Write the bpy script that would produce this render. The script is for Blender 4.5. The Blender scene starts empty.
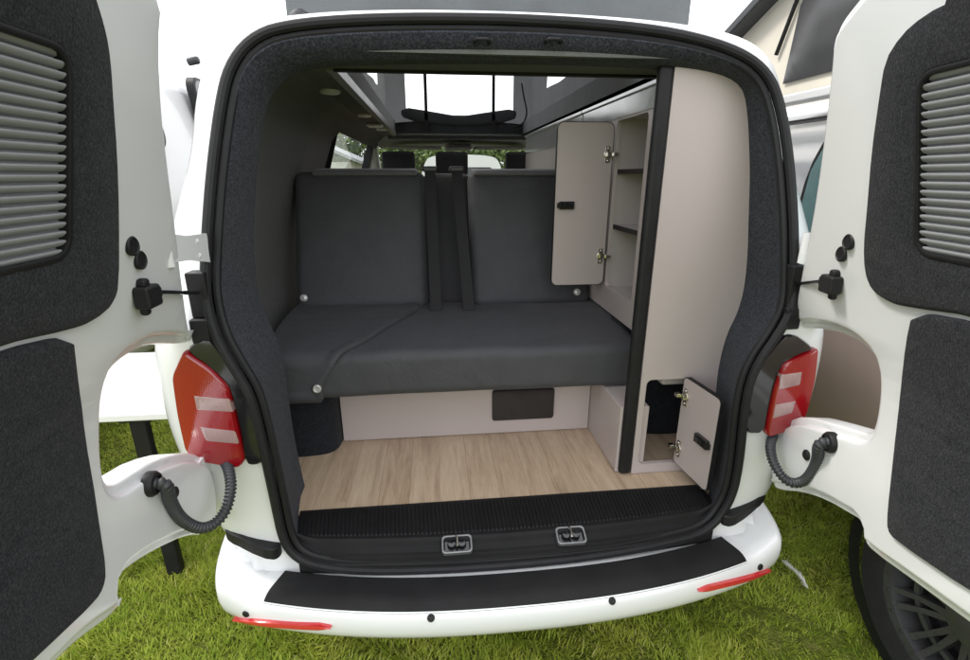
import bpy, bmesh, math, random
import numpy as np
from mathutils import Vector, Matrix
random.seed(7); np.random.seed(7)
R = math.radians
sc = bpy.context.scene
col = sc.collection

# ------------------------------------------------------------------ survey of the place
F = 480.; CX, CY = 485., 330.
PIT = R(17.9); YAW = R(5.9)
CAM = (-.2, -1.24, 1.55)
cp, sp, cy_, sy_ = math.cos(PIT), math.sin(PIT), math.cos(YAW), math.sin(YAW)

def ray(px, py):
    a = (px-CX)/F; b = (py-CY)/F
    h = cp-sp*b; v = -sp-cp*b
    return (a*cy_+h*sy_, h*cy_-a*sy_, v)
def solve(px, py, f, hi=12):
    d = ray(px, py); lo = .05
    flo = f(*[CAM[i]+d[i]*lo for i in range(3)])
    for _ in range(50):
        m = (lo+hi)/2
        p = [CAM[i]+d[i]*m for i in range(3)]
        if (f(*p) > 0) == (flo > 0): lo = m
        else: hi = m
    return p
def lean(z, k=.25):
    t = z-1.15
    return k*(t+math.sqrt(t*t+.004))/2
def on_y(px, py, Y): return solve(px, py, lambda x, y, z: y-Y)
def on_x(px, py, X): return solve(px, py, lambda x, y, z: x-X, 60)
def on_z(px, py, Z): return solve(px, py, lambda x, y, z: z-Z)

# ------------------------------------------------------------------ object helpers
LOC = {}
def tag(o, label=None, cat=None, group=None, kind=None):
    if label: o['label'] = label
    if cat: o['category'] = cat
    if group: o['group'] = group
    if kind: o['kind'] = kind
    return o
def thing(name, label, cat, loc=(0, 0, 0), group=None):
    o = bpy.data.objects.new(name, None); col.objects.link(o)
    o.location = loc; o.empty_display_size = .1
    LOC[o.name] = Vector(loc)
    return tag(o, label, cat, group)
def finish(name, me, mat, parent=None, smooth=True, ang=35, bevel=0, seg=2):
    o = bpy.data.objects.new(name, me); col.objects.link(o)
    if parent is not None:
        L = LOC[parent.name]
        if L.length: me.transform(Matrix.Translation(-L))
        o.parent = parent
        LOC[o.name] = L
    else:
        LOC[o.name] = Vector((0, 0, 0))
    if mat: me.materials.append(mat)
    if smooth and len(me.polygons):
        me.polygons.foreach_set('use_smooth', [True]*len(me.polygons))
        me.set_sharp_from_angle(angle=R(ang))
    if bevel:
        m = o.modifiers.new('bevel', 'BEVEL'); m.width = bevel; m.segments = seg; m.limit_method = 'ANGLE'; m.angle_limit = R(40)
        m.harden_normals = True
    return o
class MB:
    """collects verts and faces of one mesh"""
    def __init__(s): s.v = []; s.f = []
    def add(s, v, f):
        n = len(s.v); s.v += [tuple(p) for p in v]; s.f += [tuple(i+n for i in q) for q in f]; return s
    def box(s, x0, x1, y0, y1, z0, z1, mat=None):
        v = [(x, y, z) for z in (z0, z1) for y in (y0, y1) for x in (x0, x1)]
        if mat is not None: v = [tuple(mat @ Vector(p)) for p in v]
        return s.add(v, [(0, 2, 3, 1), (4, 5, 7, 6), (0, 1, 5, 4), (2, 6, 7, 3), (0, 4, 6, 2), (1, 3, 7, 5)])
    def tube(s, pts, r, n=10, caps=True, closed=False):
        pts = [Vector(p) for p in pts]; m = len(pts)
        rr = r if hasattr(r, '__len__') else [r]*m
        rings = []; up = Vector((0, 1, 0)) if closed else None
        for i in range(m):
            a = pts[i-1] if (i > 0 or closed) else pts[i]; b = pts[(i+1) % m] if (i < m-1 or closed) else pts[i]
            t = (b-a).normalized()
            if up is None:
                up = Vector((0, 0, 1)) if abs(t.z) < .9 else Vector((1, 0, 0))
            up = (up - t*up.dot(t)).normalized(); w = t.cross(up)
            rings.append([pts[i]+(up*math.cos(2*math.pi*k/n)+w*math.sin(2*math.pi*k/n))*rr[i] for k in range(n)])
        v = [p for q in rings for p in q]; f = []
        for i in range(m if closed else m-1):
            j = (i+1) % m
            for k in range(n): f.append((i*n+k, j*n+k, j*n+(k+1) % n, i*n+(k+1) % n))
        if caps and not closed: f += [tuple(range(n)), tuple((m-1)*n+k for k in reversed(range(n)))]
        return s.add(v, f)
    def lathe(s, prof, c, ax, n=32, closed=False):
        """prof: (radius, along axis)"""
        ax = Vector(ax).normalized(); u = ax.orthogonal().normalized(); w = ax.cross(u); c = Vector(c); m = len(prof)
        v = [c+ax*h+(u*math.cos(2*math.pi*k/n)+w*math.sin(2*math.pi*k/n))*r for r, h in prof for k in range(n)]
        f = [(i*n+k, i*n+(k+1) % n, ((i+1) % m)*n+(k+1) % n, ((i+1) % m)*n+k) for i in range(m if closed else m-1) for k in range(n)]
        return s.add(v, f)
    def prism(s, pts, ax, a, b):
        """pts: 2D polygon; ax 'x': pts are (y,z) swept from x=a to b; 'y': (x,z); 'z': (x,y)"""
        def P(p, t): return {'x': (t, p[0], p[1]), 'y': (p[0], t, p[1]), 'z': (p[0], p[1], t)}[ax]
        n = len(pts)
        v = [P(p, a) for p in pts]+[P(p, b) for p in pts]
        f = [tuple(range(n)), tuple(range(2*n-1, n-1, -1))]+[(i, i+n, (i+1) % n+n, (i+1) % n) for i in range(n)]
        return s.add(v, f)
    def build(s, name, mat, parent=None, recalc=True, **kw):
        me = bpy.data.meshes.new(name); me.from_pydata(s.v, [], s.f)
        if recalc:
            bm = bmesh.new(); bm.from_mesh(me); bmesh.ops.recalc_face_normals(bm, faces=bm.faces[:]); bm.to_mesh(me); bm.free()
        me.update()
        return finish(name, me, mat, parent, **kw)

def chaikin(p, it=2, closed=True):
    for _ in range(it):
        q = []
        n = len(p)
        for i in range(n if closed else n-1):
            a, b = p[i], p[(i+1) % n]
            q += [tuple(a[k]*.75+b[k]*.25 for k in range(len(a))), tuple(a[k]*.25+b[k]*.75 for k in range(len(a)))]
        if not closed: q = [p[0]]+q+[p[-1]]
        p = q
    return p
def resample(p, step, closed=True):
    p = [Vector(q) for q in p]
    if closed: p = p+[p[0]]
    L = [0]
    for a, b in zip(p, p[1:]): L.append(L[-1]+(b-a).length)
    n = max(4, int(L[-1]/step)); out = []; j = 0
    for i in range(n if closed else n+1):
        t = L[-1]*i/n
        while j < len(p)-2 and L[j+1] < t: j += 1
        d = L[j+1]-L[j]
        out.append(tuple(p[j].lerp(p[j+1], (t-L[j])/d if d else 0)))
    return out
def area(p): return sum(a[0]*b[1]-b[0]*a[1] for a, b in zip(p, p[1:]+p[:1]))/2
def inset(p, d):
    """2D closed ccw polygon moved inwards by d"""
    n = len(p); out = []
    for i in range(n):
        a, b, c = Vector(p[i-1]), Vector(p[i]), Vector(p[(i+1) % n])
        t = ((b-a).normalized()+(c-b).normalized())
        t = t.normalized() if t.length > 1e-6 else (c-b).normalized()
        out.append((b[0]-t[1]*d, b[1]+t[0]*d))
    return out
def slab(name, outline, prof, mapf, mat, parent=None, holes=(), cuts=(), cuts_u=(), back=True, **kw):
    """outline in 2D; prof = [(inset, depth)...]; mapf(u, v, depth) -> xyz. Both ends are filled."""
    bm = bmesh.new()
    loops = [(outline if area(outline) > 0 else outline[::-1], 1)]+[(h if area(h) > 0 else h[::-1], -1) for h in holes]
    ends = ([], [])
    for lp, sg in loops:
        rings = []
        for ins, d in prof:
            q = inset(lp, ins*sg) if ins else lp
            rings.append([bm.verts.new((a, b, d)) for a, b in q])
        n = len(lp)
        for r0, r1 in zip(rings, rings[1:]):
            for i in range(n): bm.faces.new((r0[i], r0[(i+1) % n], r1[(i+1) % n], r1[i]))
        for k, r in ((0, rings[0]), (1, rings[-1])):
            for i in range(n):
                e = bm.edges.get((r[i], r[(i+1) % n])) or bm.edges.new((r[i], r[(i+1) % n]))
                ends[k].append(e)
    for k in ((0, 1) if back else (1,)):
        bmesh.ops.triangle_fill(bm, use_beauty=True, use_dissolve=False, edges=ends[k])
    for z in cuts:
        bmesh.ops.bisect_plane(bm, geom=bm.verts[:]+bm.edges[:]+bm.faces[:], dist=1e-5, plane_co=(0, z, 0), plane_no=(0, 1, 0))
    for z in cuts_u:
        bmesh.ops.bisect_plane(bm, geom=bm.verts[:]+bm.edges[:]+bm.faces[:], dist=1e-5, plane_co=(z, 0, 0), plane_no=(1, 0, 0))
    for v in bm.verts: v.co = Vector(mapf(v.co.x, v.co.y, v.co.z))
    bmesh.ops.recalc_face_normals(bm, faces=bm.faces[:])
    me = bpy.data.meshes.new(name); bm.to_mesh(me); bm.free()
    return finish(name, me, mat, parent, **kw)
def rounded(x0, x1, y0, y1, r, n=5):
    r = min(r, (x1-x0)/2-1e-4, (y1-y0)/2-1e-4); p = []
    for cx, cy, a0 in ((x1-r, y1-r, 0), (x0+r, y1-r, 90), (x0+r, y0+r, 180), (x1-r, y0+r, 270)):
        for k in range(n+1):
            a = R(a0+90*k/n); p.append((cx+r*math.cos(a), cy+r*math.sin(a)))
    return p

# ------------------------------------------------------------------ materials
def newmat(name):
    m = bpy.data.materials.new(name); m.use_nodes = True
    nt = m.node_tree; b = nt.nodes['Principled BSDF']
    return m, nt, b
def setp(b, **k):
    for n, v in k.items():
        b.inputs[n.replace('_', ' ')].default_value = v
def coords(nt, scale=(1, 1, 1), out='Object'):
    tc = nt.nodes.new('ShaderNodeTexCoord'); mp = nt.nodes.new('ShaderNodeMapping')
    mp.inputs['Scale'].default_value = scale
    nt.links.new(tc.outputs[out], mp.inputs['Vector']); return mp.outputs['Vector']
def noise(nt, vec, scale, detail=3, rough=.5, dist=0):
    n = nt.nodes.new('ShaderNodeTexNoise'); n.inputs['Scale'].default_value = scale; n.inputs['Detail'].default_value = detail
    n.inputs['Roughness'].default_value = rough; n.inputs['Distortion'].default_value = dist
    nt.links.new(vec, n.inputs['Vector']); return n.outputs['Fac']
def ramp(nt, fac, stops):
    r = nt.nodes.new('ShaderNodeValToRGB'); e = r.color_ramp.elements
    while len(e) < len(stops): e.new(.5)
    for i, (p, c) in enumerate(stops): e[i].position = p; e[i].color = (*c, 1)
    nt.links.new(fac, r.inputs['Fac']); return r.outputs['Color']
def bump(nt, b, h, strength, dist):
    n = nt.nodes.new('ShaderNodeBump'); n.inputs['Strength'].default_value = strength; n.inputs['Distance'].default_value = dist
    nt.links.new(h, n.inputs['Height']); nt.links.new(n.outputs['Normal'], b.inputs['Normal'])
def mixc(nt, fac, a, b, mode='MIX'):
    m = nt.nodes.new('ShaderNodeMix'); m.data_type = 'RGBA'; m.blend_type = mode
    for s, v in ((0, fac), (6, a), (7, b)):
        if hasattr(v, 'is_linked'): nt.links.new(v, m.inputs[s])
        else: m.inputs[s].default_value = v if s == 0 else (*v, 1)
    return m.outputs[2]

def m_simple(name, c, rough=.5, metal=0, var=.12, vs=6, coat=0, bs=0, bscale=300, bd=.0005, spec=.5):
    m, nt, b = newmat(name)
    v = coords(nt)
    f = noise(nt, v, vs, 5, .6)
    lo = tuple(x*(1-var) for x in c); hi = tuple(min(1, x*(1+var)) for x in c)
    nt.links.new(ramp(nt, f, [(.3, lo), (.7, hi)]), b.inputs['Base Color'])
    rr = nt.nodes.new('ShaderNodeMapRange'); rr.inputs['To Min'].default_value = max(0, rough-.06); rr.inputs['To Max'].default_value = min(1, rough+.08)
    nt.links.new(noise(nt, v, vs*4, 4), rr.inputs['Value']); nt.links.new(rr.outputs['Result'], b.inputs['Roughness'])
    setp(b, Metallic=metal, Coat_Weight=coat, Coat_Roughness=.06, Specular_IOR_Level=spec)
    if bs: bump(nt, b, noise(nt, v, bscale, 3), bs, bd)
    return m
def m_felt(name, dark, mid, light, scale=190, dist=.3, sheen=.07):
    m, nt, b = newmat(name); v = coords(nt)
    f1 = noise(nt, v, scale, 4, .7, dist); f2 = noise(nt, v, scale*.22, 4, .6)
    c = ramp(nt, f1, [(.34, dark), (.5, mid), (.66, light)])
    c = mixc(nt, .2, c, ramp(nt, f2, [(.3, dark), (.7, light)]))
    nt.links.new(c, b.inputs['Base Color']); setp(b, Roughness=.95, Specular_IOR_Level=.1, Sheen_Weight=sheen, Sheen_Roughness=.5)
    bump(nt, b, f1, .8, .003)
    return m
def m_wood():
    m, nt, b = newmat('oak_floor'); v = coords(nt)
    sep = nt.nodes.new('ShaderNodeSeparateXYZ'); nt.links.new(v, sep.inputs[0])
    def mth(op, a, bb=0):
        n = nt.nodes.new('ShaderNodeMath'); n.operation = op
        for i, q in enumerate((a, bb)):
            if hasattr(q, 'is_linked'): nt.links.new(q, n.inputs[i])
            else: n.inputs[i].default_value = q
        return n.outputs[0]
    ix = mth('FLOOR', mth('DIVIDE', mth('ADD', sep.outputs['X'], 5.013), .098))
    w1 = nt.nodes.new('ShaderNodeTexWhiteNoise'); w1.noise_dimensions = '1D'; nt.links.new(ix, w1.inputs['W'])
    iy = mth('FLOOR', mth('DIVIDE', mth('ADD', sep.outputs['Y'], mth('MULTIPLY', w1.outputs['Value'], 3)), 1.7))
    cb = nt.nodes.new('ShaderNodeCombineXYZ'); nt.links.new(ix, cb.inputs[0]); nt.links.new(iy, cb.inputs[1])
    w2 = nt.nodes.new('ShaderNodeTexWhiteNoise'); w2.noise_dimensions = '2D'; nt.links.new(cb.outputs[0], w2.inputs['Vector'])
    mp = nt.nodes.new('ShaderNodeMapping'); mp.inputs['Scale'].default_value = (1, .09, 1); nt.links.new(v, mp.inputs['Vector'])
    off = nt.nodes.new('ShaderNodeVectorMath'); nt.links.new(mp.outputs[0], off.inputs[0]); 
    cb2 = nt.nodes.new('ShaderNodeCombineXYZ'); nt.links.new(mth('MULTIPLY', w2.outputs['Value'], 9), cb2.inputs[1]); nt.links.new(cb2.outputs[0], off.inputs[1])
    g1 = noise(nt, off.outputs[0], 26, 6, .6, 1.2); g2 = noise(nt, off.outputs[0], 150, 4, .6)
    c = ramp(nt, g1, [(.32, (.30, .195, .115)), (.47, (.52, .38, .25)), (.64, (.66, .51, .36))])
    c = mixc(nt, .3, c, ramp(nt, g2, [(.35, (.26, .18, .12)), (.65, (.60, .48, .36))]))
    c = mixc(nt, .3, c, ramp(nt, w2.outputs['Value'], [(0, (.46, .345, .25)), (.5, (.53, .41, .30)), (1, (.61, .49, .37))]))
    fx = mth('FRACT', mth('DIVIDE', mth('ADD', sep.outputs['X'], 5.013), .098))
    seam = mth('LESS_THAN', fx, .02)
    c = mixc(nt, mth('MULTIPLY', seam, .45), c, (.17, .12, .08))
    nt.links.new(c, b.inputs['Base Color']); setp(b, Roughness=.42)
    bump(nt, b, g2, .15, .0006)
    return m
def m_glass(name, tint, alpha, rough=.02):
    m, nt, b = newmat(name)
    out = nt.nodes['Material Output']
    tr = nt.nodes.new('ShaderNodeBsdfTransparent'); tr.inputs[0].default_value = (*tint, 1)
    gl = nt.nodes.new('ShaderNodeBsdfGlossy'); gl.inputs['Roughness'].default_value = rough; gl.inputs[0].default_value = (1, 1, 1, 1)
    fr = nt.nodes.new('ShaderNodeLayerWeight'); fr.inputs[0].default_value = .12
    mx = nt.nodes.new('ShaderNodeMixShader'); nt.links.new(fr.outputs['Facing'], mx.inputs[0]); nt.links.new(tr.outputs[0], mx.inputs[1]); nt.links.new(gl.outputs[0], mx.inputs[2])
    setp(b, Base_Color=(*[x*.05 for x in tint], 1), Roughness=.05)
    mx2 = nt.nodes.new('ShaderNodeMixShader'); mx2.inputs[0].default_value = alpha
    nt.links.new(mx.outputs[0], mx2.inputs[1]); nt.links.new(b.outputs[0], mx2.inputs[2]); nt.links.new(mx2.outputs[0], out.inputs[0])
    return m
def m_weave(name, c, scale=900, rough=.85, sheen=.25, crease=0):
    m, nt, b = newmat(name); v = coords(nt)
    f = noise(nt, v, scale, 2, .5); f2 = noise(nt, v, 9, 5, .6)
    cc = mixc(nt, .5, ramp(nt, f, [(.3, tuple(x*.6 for x in c)), (.7, tuple(x*1.4 for x in c))]), ramp(nt, f2, [(.3, tuple(x*.85 for x in c)), (.7, tuple(x*1.15 for x in c))]))
    nt.links.new(cc, b.inputs['Base Color']); setp(b, Roughness=rough, Sheen_Weight=sheen, Sheen_Roughness=.4, Specular_IOR_Level=.3)
    if crease:
        a = nt.nodes.new('ShaderNodeMath'); a.operation = 'MULTIPLY_ADD'
        nt.links.new(f, a.inputs[0]); a.inputs[1].default_value = .03; nt.links.new(noise(nt, v, 5, 4, .55, .8), a.inputs[2])
        bump(nt, b, a.outputs[0], crease, .02)
    else: bump(nt, b, f, .3, .0008)
    return m

M = {}
def m_paint(name, c, rough, coat):
    m, nt, b = newmat(name); v = coords(nt)
    setp(b, Base_Color=(*c, 1), Roughness=rough, Coat_Weight=coat, Coat_Roughness=.12)
    bump(nt, b, noise(nt, v, 2.2, 2), .03, .01)
    return m
M['paint'] = m_paint('white_paint', (.74, .755, .77), .4, 1.0)
M['paint2'] = m_simple('white_van_paint', (.66, .665, .67), .35, var=.02, vs=2, coat=.4)
M['cream'] = m_simple('cream_canvas', (.70, .66, .57), .7, var=.05, vs=4, bs=.2, bscale=200, bd=.002)
M['taupe'] = m_simple('taupe_metallic_paint', (.50, .385, .345), .3, var=.05, vs=3, metal=.0, coat=.7)
M['felt'] = m_felt('carpet_lining', (.013, .014, .019), (.032, .035, .045), (.080, .086, .102), 190)
M['felt_door'] = m_felt('door_carpet', (.006, .0065, .009), (.016, .017, .021), (.046, .047, .054), 260)
M['felt_wall'] = m_felt('wall_carpet', (.12, .123, .12), (.145, .148, .144), (.17, .172, .166), 200, 0, 0)
M['felt_dark'] = m_felt('arch_carpet', (.010, .011, .014), (.018, .02, .025), (.034, .036, .042))
M['rubber'] = m_simple('rubber_seal', (.013, .013, .015), .55, spec=.3, var=.2, vs=20, bs=.15, bscale=120, bd=.001)
M['plastic'] = m_simple('black_plastic', (.012, .012, .013), .48, spec=.3, var=.2, vs=15, bs=.12, bscale=700, bd=.0005)
M['plastic_tex'] = m_simple('textured_plastic', (.011, .011, .012), .6, spec=.25, var=.25, vs=12, bs=.35, bscale=900, bd=.0008)
M['gloss_black'] = m_simple('gloss_black', (.010, .010, .012), .15, var=.2, vs=8, coat=.5)
M['conduit'] = m_simple('conduit_rubber', (.035, .038, .043), .42, var=.15, vs=20)
M['laminate'] = m_simple('taupe_laminate', (.475, .415, .402), .34, var=.025, vs=2.5, bs=.03, bscale=500, bd=.0005)
M['lam_in'] = m_simple('laminate_inside', (.46, .42, .405), .5, var=.03, vs=4)
M['silver'] = m_simple('silver_laminate', (.48, .49, .48), .14, var=.03, vs=3, metal=.4)
M['alu'] = m_simple('aluminium_rail', (.62, .63, .64), .3, metal=.9, var=.05)
M['greyrail'] = m_simple('grey_rail', (.16, .16, .155), .4, metal=.3)
M['chrome'] = m_simple('nickel', (.75, .72, .66), .2, metal=1, var=.05)
M['zinc'] = m_simple('zinc_plate', (.24, .245, .25), .42, metal=.7, var=.1, vs=30)
M['slat'] = m_simple('grey_slat', (.25, .255, .27), .5, metal=.0, var=.04, vs=5)
M['dark'] = m_simple('slat_gap', (.02, .021, .024), .8)
M['seat'] = m_weave('charcoal_upholstery', (.066, .067, .074), 700, .6, .08, .55)
M['seat2'] = m_weave('charcoal_strip', (.034, .034, .038), 700, .7, .15)
M['seat3'] = m_weave('lit_grey_top_roll', (.13, .13, .14), 700, .7, .15)  # grey pad, its lit upper face put into a lighter colour
M['belt'] = m_weave('belt_webbing', (.012, .012, .013), 1500, .6, .1)
M['cab'] = m_simple('cab_lining', (.42, .41, .36), .85, var=.06, vs=10)
M['cabdark'] = m_weave('cab_seat_cloth', (.022, .022, .025))
M['canvas'] = m_weave('roof_canvas', (.062, .066, .073), 1200, .85, .2, .6)
nt_ = M['canvas'].node_tree; t_ = nt_.nodes.new('ShaderNodeBsdfTranslucent'); t_.inputs[0].default_value = (.16, .165, .17, 1)
x_ = nt_.nodes.new('ShaderNodeMixShader'); x_.inputs[0].default_value = .35
nt_.links.new(nt_.nodes['Principled BSDF'].outputs[0], x_.inputs[1]); nt_.links.new(t_.outputs[0], x_.inputs[2]); nt_.links.new(x_.outputs[0], nt_.nodes['Material Output'].inputs[0])
M['canvas_in'] = m_weave('light_canvas', (.15, .155, .165), 1000, .85, .1, .3)
M['canvas_out'] = m_weave('grey_roof_canvas', (.17, .18, .195), 1000, .8, .1, .25)
M['mesh'] = m_simple('dark_window_mesh', (.035, .035, .037), .35, var=.15, vs=5, spec=.6)
M['glass'] = m_glass('clear_glass', (.92, .95, .94), .0)
M['tint'] = m_glass('tinted_glass', (.42, .52, .52), .25)
M['teal'] = m_simple('teal_reflection_glass', (.07, .17, .17), .06, var=.5, vs=1.5, coat=.5)  # teal reflections in the pane, put into its base colour
M['dglass'] = m_simple('dark_glass', (.02, .028, .032), .06, var=.2, coat=.3)
M['tyre'] = m_simple('tyre_rubber', (.016, .016, .017), .75, var=.25, vs=30)
M['rim'] = m_simple('black_alloy', (.045, .045, .048), .28, var=.15, coat=.4)
M['wood'] = m_wood()
M['lamp'] = m_simple('light_fitting', (.62, .62, .6), .3, metal=.3)
M['tabletop'] = m_simple('white_table_laminate', (.80, .80, .79), .4, var=.02)
def m_red(name, c, rough, emis=0):
    m, nt, b = newmat(name); v = coords(nt)
    vor = nt.nodes.new('ShaderNodeTexVoronoi'); vor.inputs['Scale'].default_value = 240; nt.links.new(v, vor.inputs['Vector'])
    cc = mixc(nt, .12, c, ramp(nt, vor.outputs['Distance'], [(.1, tuple(x*.6 for x in c)), (.6, tuple(min(1, x*1.3) for x in c))]))
    nt.links.new(cc, b.inputs['Base Color']); setp(b, Roughness=rough, Coat_Weight=1.0, Coat_Roughness=.03, Specular_IOR_Level=.6)
    wv = nt.nodes.new('ShaderNodeTexWave'); wv.inputs['Scale'].default_value = 55; nt.links.new(v, wv.inputs['Vector']); bump(nt, b, wv.outputs['Fac'], .07, .002)
    return m
M['red'] = m_red('red_lens', (.27, .004, .008), .1)
M['red_dark'] = m_red('dark_red_lens', (.35, .008, .012), .15)
M['reflector'] = m_red('reflector_red', (.55, .025, .03), .2)
M['stripe'] = m_red('clear_lens_stripe', (.34, .22, .22), .2)

# ------------------------------------------------------------------ world, sun, camera
def build_world():
    w = bpy.data.worlds.new('World'); sc.world = w; w.use_nodes = True
    nt = w.node_tree; bg = nt.nodes['Background']; bg.inputs['Strength'].default_value = .1
    sky = nt.nodes.new('ShaderNodeTexSky'); sky.sky_type = 'NISHITA'; sky.sun_disc = False
    sky.sun_elevation = R(52); sky.sun_rotation = R(-70); sky.air_density = 1; sky.dust_density = 2.5
    tc = nt.nodes.new('ShaderNodeTexCoord'); mp = nt.nodes.new('ShaderNodeMapping'); mp.inputs['Scale'].default_value = (1, 1, 2.6)
    nt.links.new(tc.outputs['Generated'], mp.inputs['Vector'])
    f = noise(nt, mp.outputs[0], 2.2, 7, .55, .3)
    cl = ramp(nt, f, [(.25, (7.6, 7.8, 8.2)), (.6, (11.5, 11.6, 11.8))])
    cover = ramp(nt, noise(nt, mp.outputs[0], 1.3, 5), [(.25, (.86, .86, .86)), (.5, (1, 1, 1))])
    nt.links.new(mixc(nt, cover, sky.outputs[0], cl), bg.inputs['Color'])
    L = bpy.data.lights.new('sun', 'SUN'); L.energy = 1.5; L.angle = R(12); L.color = (1, .95, .87)
    o = bpy.data.objects.new('sun', L); col.objects.link(o)
    el, az = R(52), R(-70)      # azimuth from +Y, clockwise
    d = Vector((math.sin(az)*math.cos(el), math.cos(az)*math.cos(el), math.sin(el)))
    o.rotation_euler = d.to_track_quat('Z', 'Y').to_euler(); o.location = d*30
    sky.sun_rotation = az
    c = bpy.data.cameras.new('camera'); co = bpy.data.objects.new('camera', c); col.objects.link(co)
    c.sensor_fit = 'HORIZONTAL'; c.sensor_width = 36; c.lens = 36*F/970; c.clip_start = .02; c.clip_end = 500
    co.location = CAM; co.rotation_euler = (R(90)-PIT, 0, -YAW)
    sc.camera = co
    sc.view_settings.view_transform = 'Standard'; sc.view_settings.look = 'None'; sc.view_settings.gamma = 1
    sc.view_settings.exposure = 1.0; sc.view_settings.use_curve_mapping = False
    sc.cycles.max_bounces = 10; sc.cycles.diffuse_bounces = 6; sc.cycles.transparent_max_bounces = 16
build_world()

# ------------------------------------------------------------------ van shell
HALF = [(.0, .36), (.66, .36), (.76, .38), (.82, .47), (.88, .62), (.94, .85), (.948, 1.05), (.93, 1.2), (.895, 1.35), (.815, 1.6), (.765, 1.75), (.712, 1.852), (.62, 1.902), (.45, 1.926), (.25, 1.937), (0, 1.941)]
def loop_of(half):
    return half+[(-x, z) for x, z in half[-2:0:-1]]
def polar(pts, c, N):
    """pts 2D closed; N points by angle about c, starting straight down, ccw seen with x right, z up"""
    out = []; n = len(pts)
    for k in range(N):
        a = -math.pi/2+2*math.pi*(k+.5)/N; d = (math.cos(a), math.sin(a)); best = None
        for i in range(n):
            p, q = pts[i], pts[(i+1) % n]
            ex, ez = q[0]-p[0], q[1]-p[1]; det = ex*d[1]-ez*d[0]
            if abs(det) < 1e-12: continue
            rx, rz = p[0]-c[0], p[1]-c[1]
            t = (ex*rz-ez*rx)/det; s = (d[0]*rz-d[1]*rx)/det
            if t > 0 and -1e-9 <= s <= 1+1e-9: best = t if best is None else max(best, t)
        out.append((c[0]+d[0]*best, c[1]+d[1]*best))
    return out
N = 240
CEN = (0, 1.2)
OUT = polar(chaikin(loop_of(HALF), 2), CEN, N)
OUTn = np.array(OUT)
def dist_out(x, z):
    p = OUTn; q = np.roll(p, -1, 0); e = q-p; r = np.array((x, z))-p
    t = np.clip((r*e).sum(1)/(e*e).sum(1), 0, 1)
    d = np.sqrt(((r-e*t[:, None])**2).sum(1)).min()
    inside = ((p[:, 1] > z) != (q[:, 1] > z)) & (x < (q[:, 0]-p[:, 0])*(z-p[:, 1])/(q[:, 1]-p[:, 1]+1e-12)+p[:, 0])
    return d if inside.sum() % 2 else -d
RR = .16
def body_y(x, z):
    t = min(RR, max(0, RR-dist_out(x, z))) if z > .5 else min(RR, max(0, RR-(.945-abs(x))))
    w = min(1, max(0, (z-1.55)/.4)); w = w*w*(3-2*w)
    t *= 1-.35*w
    return -.10+lean(z)+(RR-math.sqrt(max(0, RR*RR-t*t)))
def on_body(px, py, off=0): return solve(px, py, lambda x, y, z: y-body_y(x, z)-off)
def yfront(z):
    T = [(.3, 4.86), (.5, 4.92), (.9, 4.88), (1.05, 4.80), (1.2, 4.5), (1.82, 3.66), (1.90, 3.45), (2.0, 3.1)]
    if z <= T[0][0]: return T[0][1]
    for (a, b), (c, d) in zip(T, T[1:]):
        if z <= c: return b+(d-b)*(z-a)/(c-a)
    return T[-1][1]

def shell(ring, ylist, yf, isglass, ishole, y0f=None, inner=None):
    """ring: N (x,z) points symmetric about x=0. Returns dict of MBs: paint / glass."""
    n = len(ring); V = []; P = {'paint': [], 'glass': []}
    rings = []
    if y0f is not None:                       # rear face: rings from the opening to the outer edge
        K = 12
        for k in range(K+1):
            t = 1-(1-k/K)**1.6
            r = []
            for i in range(n):
                x = inner[i][0]+(ring[i][0]-inner[i][0])*t; z = inner[i][1]+(ring[i][1]-inner[i][1])*t
                r.append((x, y0f(x, z), z))
            rings.append(r)
    for y in ylist: rings.append([(x, y, z) for x, z in ring])
    yl = ylist[-1]
    for t in (.15, .4, .7, 1.0):
        rings.append([(x*(1-.05*t*t), yl+(yf(z)-yl)*t, z) for x, z in ring])
    V = [p for r in rings for p in r]
    for j in range(len(rings)-1):
        for i in range(n):
            q = (j*n+i, j*n+(i+1) % n, (j+1)*n+(i+1) % n, (j+1)*n+i)
            c = np.mean([V[a] for a in q], 0)
            if ishole(*c): continue
            P['glass' if isglass(*c) else 'paint'].append(q)
    last = (len(rings)-1)*n
    Kx = 10
    idx = {}
    for i in range(n//2):                     # right half i, mirrored left n-1-i
        a = V[last+i]; b = V[last+n-1-i]
        for k in range(Kx+1):
            if k == 0: idx[i, k] = last+i
            elif k == Kx: idx[i, k] = last+n-1-i
            else:
                t = k/Kx; bul = .16*(1-(2*t-1)**2)
                V.append((a[0]+(b[0]-a[0])*t, a[1]+bul, a[2])); idx[i, k] = len(V)-1
    for i in range(n//2-1):
        for k in range(Kx):
            q = (idx[i, k], idx[i, k+1], idx[i+1, k+1], idx[i+1, k])
            c = np.mean([V[a] for a in q], 0)
            g = isglass(0, c[1], c[2])
            P['glass' if g else 'paint'].append(q)
    if y0f is None:                           # flat rear
        first = [(i, n-1-i) for i in range(n//2)]
        for (a, b), (c, d) in zip(first, first[1:]): P['paint'].append((a, b, d, c))
    out = {}
    for k, f in P.items():
        used = sorted({i for q in f for i in q}); mp = {a: b for b, a in enumerate(used)}
        mb = MB(); mb.v = [V[i] for i in used]; mb.f = [tuple(mp[i] for i in q) for q in f]; out[k] = mb
    return out

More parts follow.
